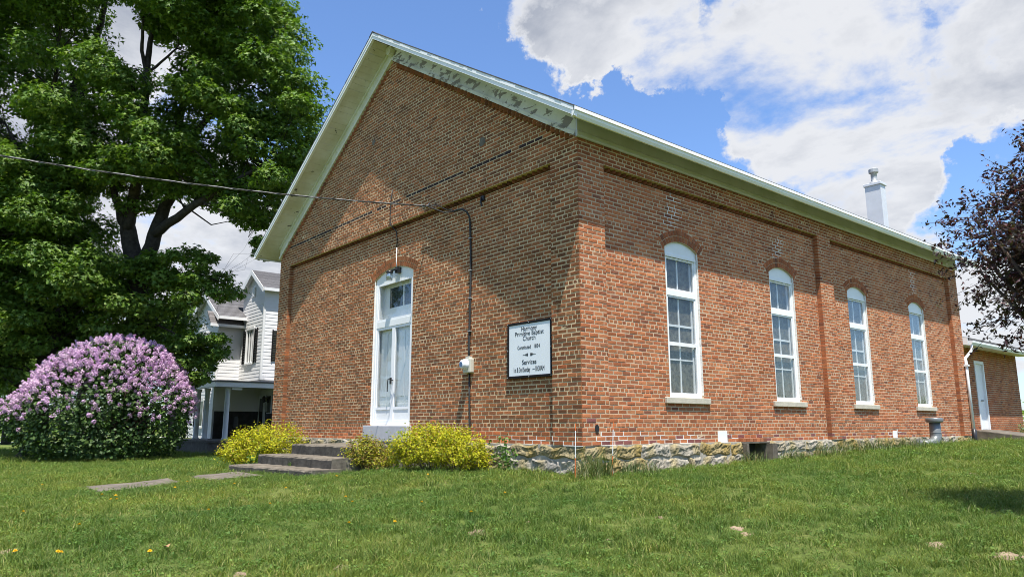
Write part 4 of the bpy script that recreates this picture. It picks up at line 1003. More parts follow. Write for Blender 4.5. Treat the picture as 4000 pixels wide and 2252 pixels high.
# little pent roof over the recess
r_ = MB(); r_.hexa([(-24.35, 1.75, 5.10), (-23.78, 1.75, 4.52), (-23.78, 3.2, 4.52), (-24.35, 3.2, 5.10), (-24.35, 1.75, 5.2), (-23.78, 1.75, 4.60), (-23.78, 3.2, 4.60), (-24.35, 3.2, 5.2)], (.14, .135, .135)); pent = r_.obj('pent_roof', M['shingle_house'], house)
for k in range(6):
    a, b = k/6, (k+1)/6; s = MB(); g = random.Random(k).uniform(.8, 1.25); x0, x1 = -24.35+.57*a, -24.35+.57*b; z0, z1 = 5.2-.6*a, 5.2-.6*b
    s.hexa([(x0, 1.74, z0-.01), (x1, 1.74, z1-.01), (x1, 3.2, z1-.01), (x0, 3.2, z0-.01), (x0, 1.74, z0+.002), (x1, 1.74, z1+.016), (x1, 3.2, z1+.016), (x0, 3.2, z0+.002)], (.16*g, .15*g, .15*g)); s.obj('shingle_course', M['shingle_house'], pent)
hbox(ID, 'gutter', M['alu'], house, (-23.78, -23.70, 1.72, 3.2, 4.48, 4.60))
# porch
hbox(ID, 'porch_roof', M['porchwood'], house, (-24.3, -20.85, 1.15, 8, 1.97, 2.03)); hbox(ID, 'porch_beam', M['alu'], house, (-24.3, -20.87, 1.17, 1.30, 1.78, 1.97), (-21.0, -20.87, 1.30, 8, 1.78, 1.97))
hbox(ID, 'porch_ceiling', M['white'], house, (-24.2, -21.0, 1.3, 8, 1.93, 1.965))
fl_ = hbox(ID, 'porch_floor', M['porchwood'], house, (-25.2, -20.9, 1.0, 8, -.34, -.25))
for k in range(24): hbox(ID, 'skirt_board', M['porchwood'], fl_, (-25.15+k*.178, -25.15+k*.178+.168, 1.05, 1.08, -.95, -.34))
hbox(ID, 'skirt_board', M['porchwood'], fl_, (-20.98, -20.95, 1.08, 8, -.95, -.34))
for (x, y) in ((-23.7, 1.45), (-22.6, 1.45), (-21.12, 1.75)):
    c = MB(); c.lathe([(.13, 0), (.13, .06), (.10, .08), (.095, 1.9), (.12, 1.95), (.13, 2.03)], (x, y, -.25), 14); c.obj('column', M['tubewhite'], house, True)
hbox(ID, 'bracket', M['white'], house, (-21.05, -20.95, 1.85, 2.25, 1.68, 1.76))
hbox(SIDE, 'wainscot', M['wain'], house, (2.24, 4.19, -24.05, -24.0, -.25, .90)); hbox(FRONT, 'wainscot', M['wain'], house, (-24.0, -21.7, -4.2, -4.15, -.25, .87))
siding(SIDE, 'w', 2.24, 4.2, .9, 1.95, -24.04, bulk); siding(FRONT, 'w', -24.0, -21.7, .87, 1.95, -4.18, bulk)
hbox(FRONT, 'porch_door', M['white'], house, (-23.93, -23.25, -4.14, -4.09, -.25, 1.6)); hbox(FRONT, 'pane', M['darkglass'], house, (-23.8, -23.4, -4.09, -4.08, .3, 1.45))
for (a, b, z0, z1) in ((-23.0, -22.6, .85, 1.55), (-22.3, -21.7, .95, 1.55)):
    w = hbox(FRONT, 'porch_window', M['white'], house, (a-.05, b+.05, -4.14, -4.10, z0-.05, z1+.05)); hbox(FRONT, 'pane', M['darkglass'], w, (a, b, -4.10, -4.09, z0, z1))
t = thing('porch_lantern', 'small black lantern on the house porch wall beside the door', 'lamp', (-23.12, 4.05, 1.4))
m = MB(); m.lathe([(.02, -.16), (.05, -.13), (.075, .04), (.09, .05), (.03, .14)], (-23.12, 4.0, 1.42), 8); m.tube([(-23.12, 4.12, 1.35), (-23.12, 4.0, 1.30)], .015, 6); m.obj('lantern', M['black'], t)
t = thing('porch_chair', 'dark metal chair standing on the house porch', 'chair', (-23.1, 2.6, -.25))
m = MB(); m.box(-23.4, -22.85, 2.4, 2.9, .12, .17); m.obj('seat', M['black'], t)
m = MB(); m.prism([(-23.4, .2), (-22.85, .2), (-22.85, .55), (-22.95, .68), (-23.3, .68), (-23.4, .55)], 2.86, 2.90); m.obj('backrest', M['black'], t)
for (x, y) in ((-23.38, 2.42), (-22.87, 2.42), (-23.38, 2.88), (-22.87, 2.88)):
    m = MB(); m.tube([(x, y, -.25), (x, y, .13)], .02, 6); m.obj('leg', M['black'], t)

# ------------------------------------------------------------------ vegetation
def unit(v): return v/(np.linalg.norm(v, axis=-1, keepdims=True)+1e-9)
def leaf_arrays(C, Nn, size, aspect, fold=.25, mid=.5, droop=.0):
    n = len(C); Nn = unit(Nn); a = RNG.normal(size=(n, 3)); a = unit(a-Nn*(a*Nn).sum(1, keepdims=True)); a = unit(a+np.array([0, 0, -droop])); Nn = unit(Nn-a*(a*Nn).sum(1, keepdims=True))
    b = np.cross(Nn, a); L = np.asarray(size).reshape(-1, 1)*np.ones((n, 1)); Wd = L*aspect
    p0 = C-a*L*.5; p1 = C+a*L*.5; m_ = C+a*L*(mid-.5); l = m_+b*Wd*.5+Nn*Wd*fold; r = m_-b*Wd*.5+Nn*Wd*fold
    V = np.stack([p0, r, p1, l], 1).reshape(-1, 3); k = np.arange(n)[:, None]*4
    Fc = np.concatenate([k+np.array([[0, 1, 2]]), k+np.array([[0, 2, 3]])], 1).reshape(-1, 3)
    return V, Fc
def maple_arrays(C, Nn, size, droop=.3):
    """five pointed leaf outline in three faces"""
    n = len(C); Nn = unit(Nn); a = RNG.normal(size=(n, 3)); a = unit(a-Nn*(a*Nn).sum(1, keepdims=True)); a = unit(a+np.array([0, 0, -droop])); Nn = unit(Nn-a*(a*Nn).sum(1, keepdims=True))
    b = np.cross(Nn, a); L = np.asarray(size).reshape(-1, 1)
    f = lambda x, y, z: C+a*L*x+b*L*y+Nn*L*z
    V = np.stack([f(-.42, 0, 0), f(-.05, -.55, .10), f(.0, -.16, .03), f(.58, 0, -.10), f(.0, .16, .03), f(-.05, .55, .10)], 1).reshape(-1, 3)
    k = np.arange(n)[:, None]*6
    Fc = np.concatenate([k+np.array([[0, 1, 2]]), k+np.array([[0, 2, 3]]), k+np.array([[0, 3, 4]]), k+np.array([[0, 4, 5]])], 1).reshape(-1, 3)
    return V, Fc
def colors(n, pal, per, jit=.18):
    i = RNG.choice(len(pal), n, p=np.array([w for _, w in pal])/sum(w for _, w in pal)); c = np.array([q for q, _ in pal])[i]
    c = c*RNG.uniform(1-jit, 1+jit, (n, 1)); return np.repeat(c, per, 0)
def inpoly(p, poly):
    x, y = p; c = False; n = len(poly)
    for i in range(n):
        x0, y0 = poly[i]; x1, y1 = poly[i-1]
        if (y0 > y) != (y1 > y) and x < (x1-x0)*(y-y0)/(y1-y0)+x0: c = not c
    return c
def clump_leaves(c, r, n, flat=.6, skew=.5):
    d = unit(RNG.normal(size=(n, 3))); rad = RNG.uniform(.35, 1.0, (n, 1))**.5
    P = d*rad; P[:, 2] = np.where(P[:, 2] < 0, P[:, 2]*.75, P[:, 2])
    # irregular lobes so the outline breaks up
    th = np.arctan2(d[:, 1], d[:, 0]); k = RNG.uniform(0, 6.3, 3)
    lob = 1+.22*np.sin(3*th+k[0])+.16*np.sin(5*th+k[1])+.12*np.sin(7*d[:, 2]+k[2])
    C = np.array(c)+P*lob[:, None]*np.array([r, r, r*flat])
    Nn = np.array([0, 0, 1.0])*.9+d*.7+RNG.normal(size=(n, 3))*.42
    return C, Nn
GREENS = [((.105, .190, .024), 4), ((.078, .150, .022), 3), ((.145, .230, .030), 2.5), ((.19, .255, .045), .8)]
def tree(name, label, base, skeleton, clumps, leaf, per, pal=GREENS, cat='tree', group=None, barkm='bark', maple=True, mat='leaf'):
    """skeleton: polylines [(point, radius), ...]; every clump hangs on a branch from the nearest limb below it"""
    t = thing(name, label, cat, base, group); mb = MB(); nodes = []
    for pl in skeleton:
        pts = [np.array(p, float) for p, _ in pl]; rad = [r for _, r in pl]; Q = []; Rr = []
        for i in range(len(pts)-1):
            for s in np.linspace(0, 1, 6)[:-1]:
                q = pts[i]*(1-s)+pts[i+1]*s; q = q+RNG.normal(size=3)*rad[i]*.12*np.array([1, 1, .3]); Q.append(q); Rr.append(rad[i]*(1-s)+rad[i+1]*s)
        Q.append(pts[-1]); Rr.append(rad[-1]); mb.tube(Q, Rr, 9); nodes += list(zip(Q, Rr))
    NP = np.array([q for q, _ in nodes]); NR = np.array([r for _, r in nodes])
    Cs, Ns, Ss = [], [], []
    for (c, r, nl) in clumps:
        c = np.array(c, float); dv = NP-c; cost = np.linalg.norm(dv, axis=1)+np.maximum(0, dv[:, 2])*3; j = int(cost.argmin())
        s = NP[j]; r0 = min(NR[j]*.5, .042); D_ = np.linalg.norm(c-s); mid = s*.5+c*.5+np.array([0, 0, .14*D_*RNG.uniform(-.3, 1)])+RNG.normal(size=3)*.12*D_**.7; q1 = s*.75+mid*.25+RNG.normal(size=3)*.06*D_; q2 = mid*.45+c*.55+RNG.normal(size=3)*.07*D_
        mb.tube([s, q1, mid, q2, c], [r0, r0*.8, r0*.55, r0*.35, .008], 5)
        for _ in range(3):
            e = c+unit(RNG.normal(size=3))*r*np.array([.8, .8, .45]); mb.tube([mid*.4+c*.6, c*.5+e*.5+np.array([0, 0, .05]), e], [r0*.4+.004, .010, .005], 4)
        C, Nn = clump_leaves(c, r, nl); Cs.append(C); Ns.append(Nn)
    kind_ = mb.obj('trunk', M[barkm], t, True)
    C = np.concatenate(Cs); Nn = np.concatenate(Ns); S = leaf*RNG.uniform(.7, 1.25, len(C))
    if maple: V, Fc = maple_arrays(C, Nn, S); k = 4
    else: V, Fc = leaf_arrays(C, Nn, S, .6); k = 2
    mobj('crown', V, Fc, M[mat], t, colors(len(C), pal, k)); return t

def fill(poly, count, depth, spread_, rpx, gaps=(), nl=850, seed=1, mind=.5):
    """clumps spread through a crown: a direction inside the outline, a distance within the crown's own depth"""
    r = random.Random(seed); xs = [p[0] for p in poly]; ys = [p[1] for p in poly]; out = []; tries = 0
    while len(out) < count and tries < 60000:
        tries += 1; x, y = r.uniform(min(xs), max(xs)), r.uniform(min(ys), max(ys))
        if not inpoly((x, y), poly): continue
        rr = r.uniform(*rpx)
        if any((x-gx_)**2+((y-gy_)*1.1)**2 < (gr+rr*.75)**2 for gx_, gy_, gr in gaps): continue
        d = depth+r.uniform(-1, 1)*spread_
        if any((x-q[0])**2+(y-q[1])**2+((d-q[3])*60)**2 < (mind*(rr+q[2]))**2 for q in out): continue
        out.append((x, y, rr, d))
    return [(at_depth(x, y, d), rr/F_PX*d, int(nl*(rr/110)**2*r.uniform(.8, 1.15))+120) for x, y, rr, d in out]
def P(px, py, d): return tuple(at_depth(px, py, d))
GAPS = [(470, 60, 45), (500, 170, 55), (560, 215, 30), (640, 235, 45), (20, 400, 40), (480, 960, 35), (790, 925, 75), (900, 985, 50), (420, 800, 25), (560, 900, 40), (690, 830, 20), (960, 350, 18), (1050, 610, 16), (250, 230, 14), (830, 500, 20), (600, 390, 18), (20, 480, 25)]
polyB = [(520, -500), (980, -350), (1000, 0), (1090, 50), (1130, 110), (1120, 170), (1170, 250), (1185, 340), (1170, 420), (1225, 385), (1240, 420), (1200, 520), (1180, 640), (1130, 730), (1080, 800), (1050, 870), (1000, 960), (960, 935), (920, 870), (850, 850), (700, 850), (560, 840), (430, 860), (330, 700), (360, 330), (460, 100)]
DB = 24.5
bB = P(520, 1790, DB); bB = (bB[0], bB[1], float(gz(bB[0], bB[1])))
clB = fill(polyB, 185, DB, 2.1, (70, 125), GAPS, 800, 3, .40)
clB += fill([(600, 1000), (760, 980), (840, 1010), (860, 1080), (920, 1150), (860, 1190), (760, 1180), (640, 1140)], 16, 24.0, .9, (40, 66), (), 800, 4)
clB += fill([(1000, 930), (1050, 940), (1050, 1010), (1010, 1020)], 4, 23.6, .6, (35, 45), (), 1100, 5)
clB += fill([(690, 1310), (860, 1320), (880, 1370), (830, 1420), (850, 1460), (790, 1500), (740, 1540), (690, 1440)], 22, 24.0, .8, (34, 56), (), 800, 6)
clB += fill([(430, 1000), (640, 1010), (700, 1150), (720, 1280), (640, 1330), (450, 1300)], 16, 25, 1.6, (60, 95), (), 850, 7)
skB = [[(bB, .42), (P(530, 1400, DB), .36), (P(545, 1120, DB), .33), (P(500, 900, DB), .26), (P(455, 780, DB), .13), (P(430, 700, DB), .07)],
       [(P(545, 1120, DB), .27), (P(600, 920, DB), .23), (P(680, 720, DB+.5), .17), (P(700, 480, DB+.8), .13), (P(760, 220, DB+1), .09), (P(800, -80, DB+1), .05)],
       [(P(500, 900, DB), .2), (P(540, 700, DB-.4), .17), (P(560, 480, DB-.4), .13), (P(575, 240, DB-.3), .10), (P(600, 60, DB), .06)],
       [(P(575, 300, DB-.3), .07), (P(555, 200, DB-.5), .06), (P(560, 60, DB-.8), .04)], [(P(560, 300, DB-.3), .06), (P(610, 260, DB-.5), .045), (P(690, 190, DB-.5), .03)],
       [(P(600, 920, DB), .17), (P(760, 800, DB-1), .12), (P(930, 700, DB-1.2), .08), (P(1080, 620, DB-1), .04)],
       [(P(690, 600, DB+.5), .12), (P(850, 420, DB), .09), (P(1000, 300, DB), .05), (P(1090, 200, DB), .03)],
       [(P(545, 1120, DB), .09), (P(640, 1080, DB-.3), .05), (P(760, 1060, DB-.5), .025), (P(850, 1100, DB-.6), .012)],
       [(P(535, 1300, DB), .06), (P(620, 1270, DB-.3), .035), (P(740, 1330, DB-.5), .018), (P(830, 1390, DB-.6), .008)]]
tree('maple_tree', 'tall spreading maple nearest the church with limbs forking above the lilac', bB, skB, clB, .155, 3)
polyA = [(-420, 330), (60, 330), (330, 480), (300, 700), (400, 860), (420, 1000), (480, 1100), (520, 1250), (470, 1320), (330, 1330), (150, 1360), (30, 1420), (-80, 1500), (-420, 1450)]
DA = 21.0
bA = ground_hit(128, 1789); bA = (bA[0], bA[1], bA[2]); DA = float(project(bA)[2])
clA = fill(polyA, 225, DA+.6, 2.4, (75, 130), GAPS, 850, 11, .35)
skA = [[(bA, .40), (P(150, 1690, DA), .27), (P(175, 1400, DA), .24), (P(270, 1150, DA+.4), .22), (P(285, 950, DA+.6), .2), (P(270, 780, DA+.8), .16), (P(300, 560, DA+1), .12), (P(330, 330, DA+1.2), .08)],
       [(P(175, 1400, DA), .12), (P(110, 1240, DA+1), .09), (P(20, 1120, DA+2), .06), (P(-60, 950, DA+2.4), .03)], [(P(285, 950, DA+.6), .12), (P(180, 800, DA), .09), (P(90, 620, DA), .06), (P(20, 480, DA), .03)],
       [(P(270, 1150, DA+.4), .1), (P(380, 1050, DA-.4), .07), (P(450, 1000, DA-.8), .03)]]
for a in range(7):
    an = a*.9; skA.append([((bA[0], bA[1], bA[2]+.45), .2), ((bA[0]+math.cos(an)*.35, bA[1]+math.sin(an)*.35, bA[2]+.1), .12), ((bA[0]+math.cos(an)*.6, bA[1]+math.sin(an)*.6, bA[2]-.08), .05)])
tree('maple_tree', 'broad maple with dark flared trunk at the left end of the lilac', bA, skA, clA, .15, 3)
polyC = [(-700, -600), (520, -560), (420, -200), (420, 60), (400, 200), (330, 380), (250, 480), (60, 420), (-100, 500), (-700, 500)]
DC = 26.0
bC = P(-60, 1790, DC+1); bC = (bC[0], bC[1], float(gz(bC[0], bC[1])))
clC = fill(polyC, 150, DC+1, 3.5, (85, 140), GAPS, 800, 21, .38)
skC = [[(bC, .42), (P(-40, 1400, DC+1), .34), (P(0, 1000, DC+1), .28), (P(120, 650, DC+1), .2), (P(300, 330, DC+1), .16), (P(370, 180, DC+1), .12), (P(400, 60, DC+1), .1), (P(425, -60, DC+1), .07)],
       [(P(0, 1000, DC+1), .2), (P(-120, 600, DC), .15), (P(-160, 200, DC), .1), (P(-200, -100, DC), .05)], [(P(300, 330, DC+1), .09), (P(230, 150, DC), .07), (P(200, -50, DC), .04)], [(P(120, 650, DC+1), .12), (P(200, 420, DC-1), .09), (P(230, 200, DC-1), .05)]]
tree('maple_tree', 'tallest maple with bare upper limb against a gap of white cloud', bC, skC, clC, .16, 3)
# trees farther off behind the lilac and across the road
far = [('leafy_tree', 'pale green leafy tree standing behind the clapboard house', 700, 1330, 58, 7.5, 7.5), ('leafy_tree', 'dense round tree across the lawn behind the left maple trunk', 60, 1420, 62, 8.5, 8.0), ('leafy_tree', 'dark bushy tree filling the gap above the lilac', 330, 1440, 48, 6.0, 5.0), ('leafy_tree', 'wide far tree beyond the pale road', -250, 1400, 75, 10, 10)]
for nm, lb, px, py, d, rad, hh in far:
    c = at_depth(px, py, d); zg = float(gz(c[0], c[1])); rr = random.Random(px)
    cl = []
    for _ in range(46):
        v = np.array([rr.gauss(0, 1), rr.gauss(0, 1), rr.gauss(0, 1)]); v /= np.linalg.norm(v); q = c+v*np.array([rad*.5, rad*.5, hh*.5])*rr.uniform(.3, 1.0)
        if q[2] < zg+1.2: q[2] = zg+1.2+rr.random()
        cl.append((q, rad*.24*rr.uniform(.7, 1.2), 330))
    sk = [[((c[0], c[1], zg), .35), ((c[0], c[1], (zg+c[2])/2), .28), ((c[0], c[1], c[2]), .18), ((c[0], c[1], c[2]+hh*.3), .06)]]
    tree(nm, lb, (c[0], c[1], zg), sk, cl, .30, 3, group=None)
for k, px in enumerate((8, 28)):
    c = ground_hit(px, 1690+k*8) if False else at_depth(px, 1685, 80); zg = float(gz(c[0], c[1]))
    # distant trunks seen under the canopy
tl = thing('distant_treeline', 'low green belt of distant trees along the horizon', 'trees', (0, 140, -1.5)); tl['kind'] = 'stuff'
Cs, Ns = [], []
for k in range(260):
    an = RNG.uniform(-math.pi, math.pi); R_ = RNG.uniform(170, 260)
    c = np.array([R_*math.cos(an), R_*math.sin(an), -1.5+RNG.uniform(1, 4)]); C, Nn = clump_leaves(c, RNG.uniform(5, 9), 140, .8); Cs.append(C); Ns.append(Nn)
C = np.concatenate(Cs); Nn = np.concatenate(Ns); V, Fc = leaf_arrays(C, Nn, RNG.uniform(1.2, 2.2, len(C)), .8)
kind(mobj('foliage', V, Fc, M['leaf'], tl, colors(len(C), GREENS, 2)), 'stuff')

# lilac in bloom
bl = ground_hit(470, 1800); dl = float(project(bl)[2])+.5
lob = [(430, 1610, 265, 275), (560, 1610, 175, 215), (270, 1640, 185, 205), (150, 1650, 120, 110), (85, 1645, 72, 55), (470, 1480, 190, 150), (330, 1480, 130, 110), (640, 1600, 100, 140), (225, 1500, 90, 80), (560, 1420, 90, 75), (700, 1560, 45, 50), (60, 1600, 55, 45)]
lil = thing('lilac_bush', 'large rounded lilac bush covered in pale purple blossom', 'bush', tuple(ground_hit(400, 1795)))
LC, LN, FCn, FNn = [], [], [], []
rl = np.random.default_rng(5)
lobes3 = []
for (px, py, rx, ry) in lob:
    c = at_depth(px, py, dl); lobes3.append((c, np.array([rx/F_PX*dl]*2+[ry/F_PX*dl])))
def inside(P_, skip):
    r = np.zeros(len(P_), bool)
    for i, (c, s) in enumerate(lobes3):
        if i != skip: r |= ((((P_-c)/s)**2).sum(1) < .80)
    return r
for i, (c, s) in enumerate(lobes3):
    n = int(15000*s[0]*s[2]/2.6); d = unit(rl.normal(size=(n, 3))); rr = rl.uniform(.12, 1.0, (n, 1))**.6*1.03; p = c+d*rr*s*(1+.06*np.sin(d[:, :1]*9+i)+.05*np.sin(d[:, 2:]*11)); nn = unit(d/s)
    k = ~inside(p, i) & (p[:, 2] > gz(p[:, 0], p[:, 1])+.12); LC.append(p[k]); LN.append(nn[k]*.6+np.array([0, 0, .6])+rl.normal(size=(k.sum(), 3))*.4)
    n = int(900*s[0]*s[2]/2.6); d = unit(rl.normal(size=(n, 3))); d[:, 2] = np.abs(d[:, 2])*1.0-.25*rl.random(n); d = unit(d); p = c+d*s*rl.uniform(.98, 1.08, (n, 1)); nn = unit(d/s)
    zrel = (p[:, 2]-bl[2])/3.4; patch_ = .92+.5*np.sin(p[:, 0]*3.1+i)*np.sin(p[:, 1]*2.7+1)*np.sin(p[:, 2]*3.7+.5); keep = rl.random(n) < patch_*np.clip(.02+1.7*(zrel-.30)+nn[:, 2]*.35, .03, .9); k = ~inside(p, i) & keep & (p[:, 2] > bl[2]+.25); FCn.append(p[k]); FNn.append(unit(nn[k]+np.array([0, 0, .35])+rl.normal(size=(k.sum(), 3))*.35))
C = np.concatenate(LC); V, Fc = leaf_arrays(C, np.concatenate(LN), rl.uniform(.08, .135, len(C)), .78, .2)
mobj('foliage', V, Fc, M['lilacleaf'], lil, colors(len(C), [((.045, .095, .018), 4), ((.035, .075, .016), 3), ((.075, .13, .025), 2)], 2))
FC_, FN_ = np.concatenate(FCn), np.concatenate(FNn); PC, PN = [], []
for p, n in zip(FC_, FN_):
    L = rl.uniform(.10, .18); m_ = 46; t = rl.random(m_)**.8; w = .066*(1-t*.7)+.012; q = rl.normal(size=(m_, 3)); q = unit(q-n*(q@n)[:, None]); PC.append(p+n*(t*L)[:, None]+q*(w*rl.uniform(.55, 1, m_))[:, None]); PN.append(q+n*.5+rl.normal(size=(m_, 3))*.4)
C = np.concatenate(PC); V, Fc = leaf_arrays(C, np.concatenate(PN), rl.uniform(.026, .044, len(C)), .95, .1)
pb = np.repeat(rl.uniform(0, 1, len(FC_)), 46)[:, None]
pc = np.array([.66, .42, .64])*(1-pb)+np.array([.80, .62, .72])*pb; pc *= rl.uniform(.8, 1.15, (len(C), 1))
kind(mobj('blossom', V, Fc, M['petal'], lil, np.repeat(pc, 2, 0)), 'stuff')
mb = MB()
for k in range(26):
    a = rl.uniform(0, 6.28); r0 = rl.uniform(0, .5); b0 = np.array([lil.location.x+math.cos(a)*r0-.1, lil.location.y+math.sin(a)*r0+.6, lil.location.z-.05]); e = lobes3[k % len(lobes3)][0]+rl.normal(size=3)*.3
    mb.tube([b0, b0*.5+e*.5+np.array([0, 0, .3]), e], [.035, .025, .01], 5)
mb.obj('stems', M['twig'], lil, True)

# golden spirea mounds by the steps
GOLD = [((.46, .46, .020), 4), ((.36, .39, .020), 3), ((.56, .50, .03), 2), ((.36, .24, .05), .8), ((.18, .25, .03), 1.2)]
BROWN = [((.40, .38, .03), 2.4), ((.24, .25, .03), 2), ((.26, .16, .06), 2), ((.12, .17, .03), 1.5)]
def mound(name, label, lobes, leaf, n, pal, group, stems=60, cat='shrub'):
    base = np.mean([l[0] for l in lobes], 0); zg = float(gz(base[0], base[1])); t = thing(name, label, cat, (base[0], base[1], zg), group)
    Cs, Ns, cl = [], [], []; L3 = [(np.array(c, float), np.array(s, float)) for c, s in lobes]; mb = MB(); tot = sum(s[0]*s[2] for _, s in L3)
    for i, (c, s) in enumerate(L3):
        m_ = int(n*s[0]*s[2]/tot/60); d = unit(RNG.normal(size=(m_, 3))); d[:, 2] = np.where(d[:, 2] < -.7, -d[:, 2], d[:, 2]); tip = c+d*s*RNG.uniform(.80, 1.10, (m_, 1)); root = np.array([c[0], c[1], zg])+d*s*np.array([.25, .25, 0])
        for q in range(m_):
            if any((((tip[q]-c2)/s2)**2).sum() < .55 for k2, (c2, s2) in enumerate(L3) if k2 != i): continue
            if q % 3 == 0: mb.tube([root[q], root[q]*.4+tip[q]*.6+np.array([0, 0, .05]), tip[q]], [.006, .004, .002], 3)
            u = RNG.random(60)**.55; along = (c*.35+root[q]*.65)*(1-u[:, None])+tip[q]*u[:, None]
            u2 = np.maximum(u, .45)[:, None]; along = np.array([c[0], c[1], zg+s[2]*.4])*(1-u2)+tip[q]*u2
            Cs.append(along+RNG.normal(size=(60, 3))*leaf*1.0); Ns.append(np.tile(d[q]*.5+np.array([0, 0, .7]), (60, 1))+RNG.normal(size=(60, 3))*.55)
    C = np.concatenate(Cs); k = C[:, 2] > gz(C[:, 0], C[:, 1])+.02; C = C[k]; V, Fc = leaf_arrays(C, np.concatenate(Ns)[k], leaf*RNG.uniform(.7, 1.4, len(C)), .5, .25)
    mb.obj('stems', M['twig'], t); mobj('foliage', V, Fc, M['gold'], t, colors(len(C), pal, 2)); return t
def lobe_at(px, py, d, rx, ry): c = at_depth(px, py, d); return (c, (rx/F_PX*d, rx/F_PX*d, ry/F_PX*d))
g = 'golden spirea shrubs by the church steps'
mound('spirea_shrub', 'low golden spirea mound on the far side of the steps from the meter', [lobe_at(1000, 1745, 17.2, 130, 75), lobe_at(1075, 1715, 17.6, 110, 70), lobe_at(920, 1760, 16.9, 70, 55), lobe_at(1140, 1735, 17.8, 65, 60)], .050, 17000, GOLD, g)
mound('spirea_shrub', 'big bright golden spirea mound below the electric meter', [lobe_at(1690, 1735, 13.0, 140, 85), lobe_at(1790, 1750, 12.7, 120, 85), lobe_at(1590, 1755, 13.2, 90, 70), lobe_at(1860, 1790, 12.6, 60, 45)], .042, 22000, GOLD, g)
mound('spirea_shrub', 'small brownish spirea between the steps and the bright golden mound', [lobe_at(1430, 1765, 13.9, 85, 65), lobe_at(1480, 1790, 13.6, 70, 45)], .040, 8500, BROWN, g)

# broad-leaved weeds, tall grass tufts
def weed(name, label, p, h, n, leaf, pal, cat='weed', group=None, spreadr=.15):
    t = thing(name, label, cat, tuple(p), group); mb = MB(); Cs, Ns = [], []
    for k in range(n):
        a = RNG.uniform(0, 6.28); r = RNG.uniform(.0, spreadr); b0 = np.array(p)+np.array([math.cos(a)*r*.5, math.sin(a)*r*.5, -.03]); e = np.array(p)+np.array([math.cos(a)*r*1.7, math.sin(a)*r*1.7, h*RNG.uniform(.55, 1)])
        mb.tube([b0, b0*.45+e*.55+np.array([0, 0, .03]), e], [.006, .005, .003], 4)
        u = np.linspace(.2, 1, 12); Cs.append(b0*(1-u[:, None])+e*u[:, None]+RNG.normal(size=(12, 3))*leaf*.45); Ns.append(RNG.normal(size=(12, 3))*.5+np.array([0, 0, 1.]))
    C = np.concatenate(Cs); V, Fc = leaf_arrays(C, np.concatenate(Ns), leaf*RNG.uniform(.6, 1.2, len(C)), .6, .2, .4, .3); mb.obj('stem', M['stem'], t); mobj('leaves', V, Fc, M['lilacleaf'], t, colors(len(C), pal, 2)); return t
WG = [((.10, .20, .03), 3), ((.14, .25, .04), 2), ((.07, .15, .03), 2)]
def base_on(px, y_or_x, ax, py): q = on_plane(ax, y_or_x, px, py); return np.array([q[0], q[1], float(gz(q[0], q[1]))])
weed('weed_plant', 'leafy green weed climbing the stone foundation beside the big golden mound', base_on(1990, -.30, 1, 1750), .62, 11, .085, WG, spreadr=.22)
weed('weed_plant', 'tall leafy weed growing up in front of the door threshold', base_on(1540, -.75, 1, 1760), .78, 7, .075, WG, spreadr=.12)
weed('weed_plant', 'small weed beside the top step next to the brick wall', base_on(1345, -.45, 1, 1720), .34, 6, .07, WG, spreadr=.16)
weed('weed_plant', 'low weed growing through the golden mound at the edge of the steps', base_on(985, -1.9, 1, 1790), .40, 8, .09, WG, spreadr=.16)
weed('weed_plant', 'silvery leafy plant growing against the annex wall', np.array([-.1, 22.4, float(gz(-.1, 22.4))]), .55, 16, .09, [((.25, .30, .2), 2), ((.14, .22, .08), 2)], spreadr=.4)
def blades(P0, n, h, w, lean, pal, spreadr):
    a = RNG.uniform(0, 6.28, n); r = spreadr*np.sqrt(RNG.random(n)); b0 = np.stack([P0[0]+np.cos(a)*r, P0[1]+np.sin(a)*r, np.full(n, 0.)], 1); b0[:, 2] = gz(b0[:, 0], b0[:, 1])-.02
    hh = h*RNG.uniform(.5, 1.1, n); ta = RNG.uniform(0, 6.28, n); ln = lean*RNG.uniform(.2, 1.2, n)*hh; td = np.stack([np.cos(ta), np.sin(ta), np.zeros(n)], 1); sd = np.stack([-np.sin(ta), np.cos(ta), np.zeros(n)], 1)
    up = np.array([0, 0, 1.]); v = lambda s, wd, sg: b0+up*(hh*s*(1-.25*s*lean))[:, None]+td*(ln*s*s)[:, None]+sd*(w*wd*sg)
    V = np.stack([v(0, 1, -.5), v(0, 1, .5), v(.5, .8, .5), v(.5, .8, -.5), v(1, 0, 0)], 1).reshape(-1, 3); k = np.arange(n)[:, None]*5
    Fc = np.concatenate([k+np.array([[0, 1, 2]]), k+np.array([[0, 2, 3]]), k+np.array([[3, 2, 4]])], 1).reshape(-1, 3)
    return V, Fc, colors(n, pal, 3)
GP = [((.130, .200, .038), 4), ((.090, .155, .030), 3), ((.195, .255, .055), 3), ((.36, .35, .15), 1.1)]
TALL = [((.10, .15, .05), 3), ((.075, .115, .04), 2), ((.2, .21, .10), 1.2), ((.32, .28, .16), .5)]
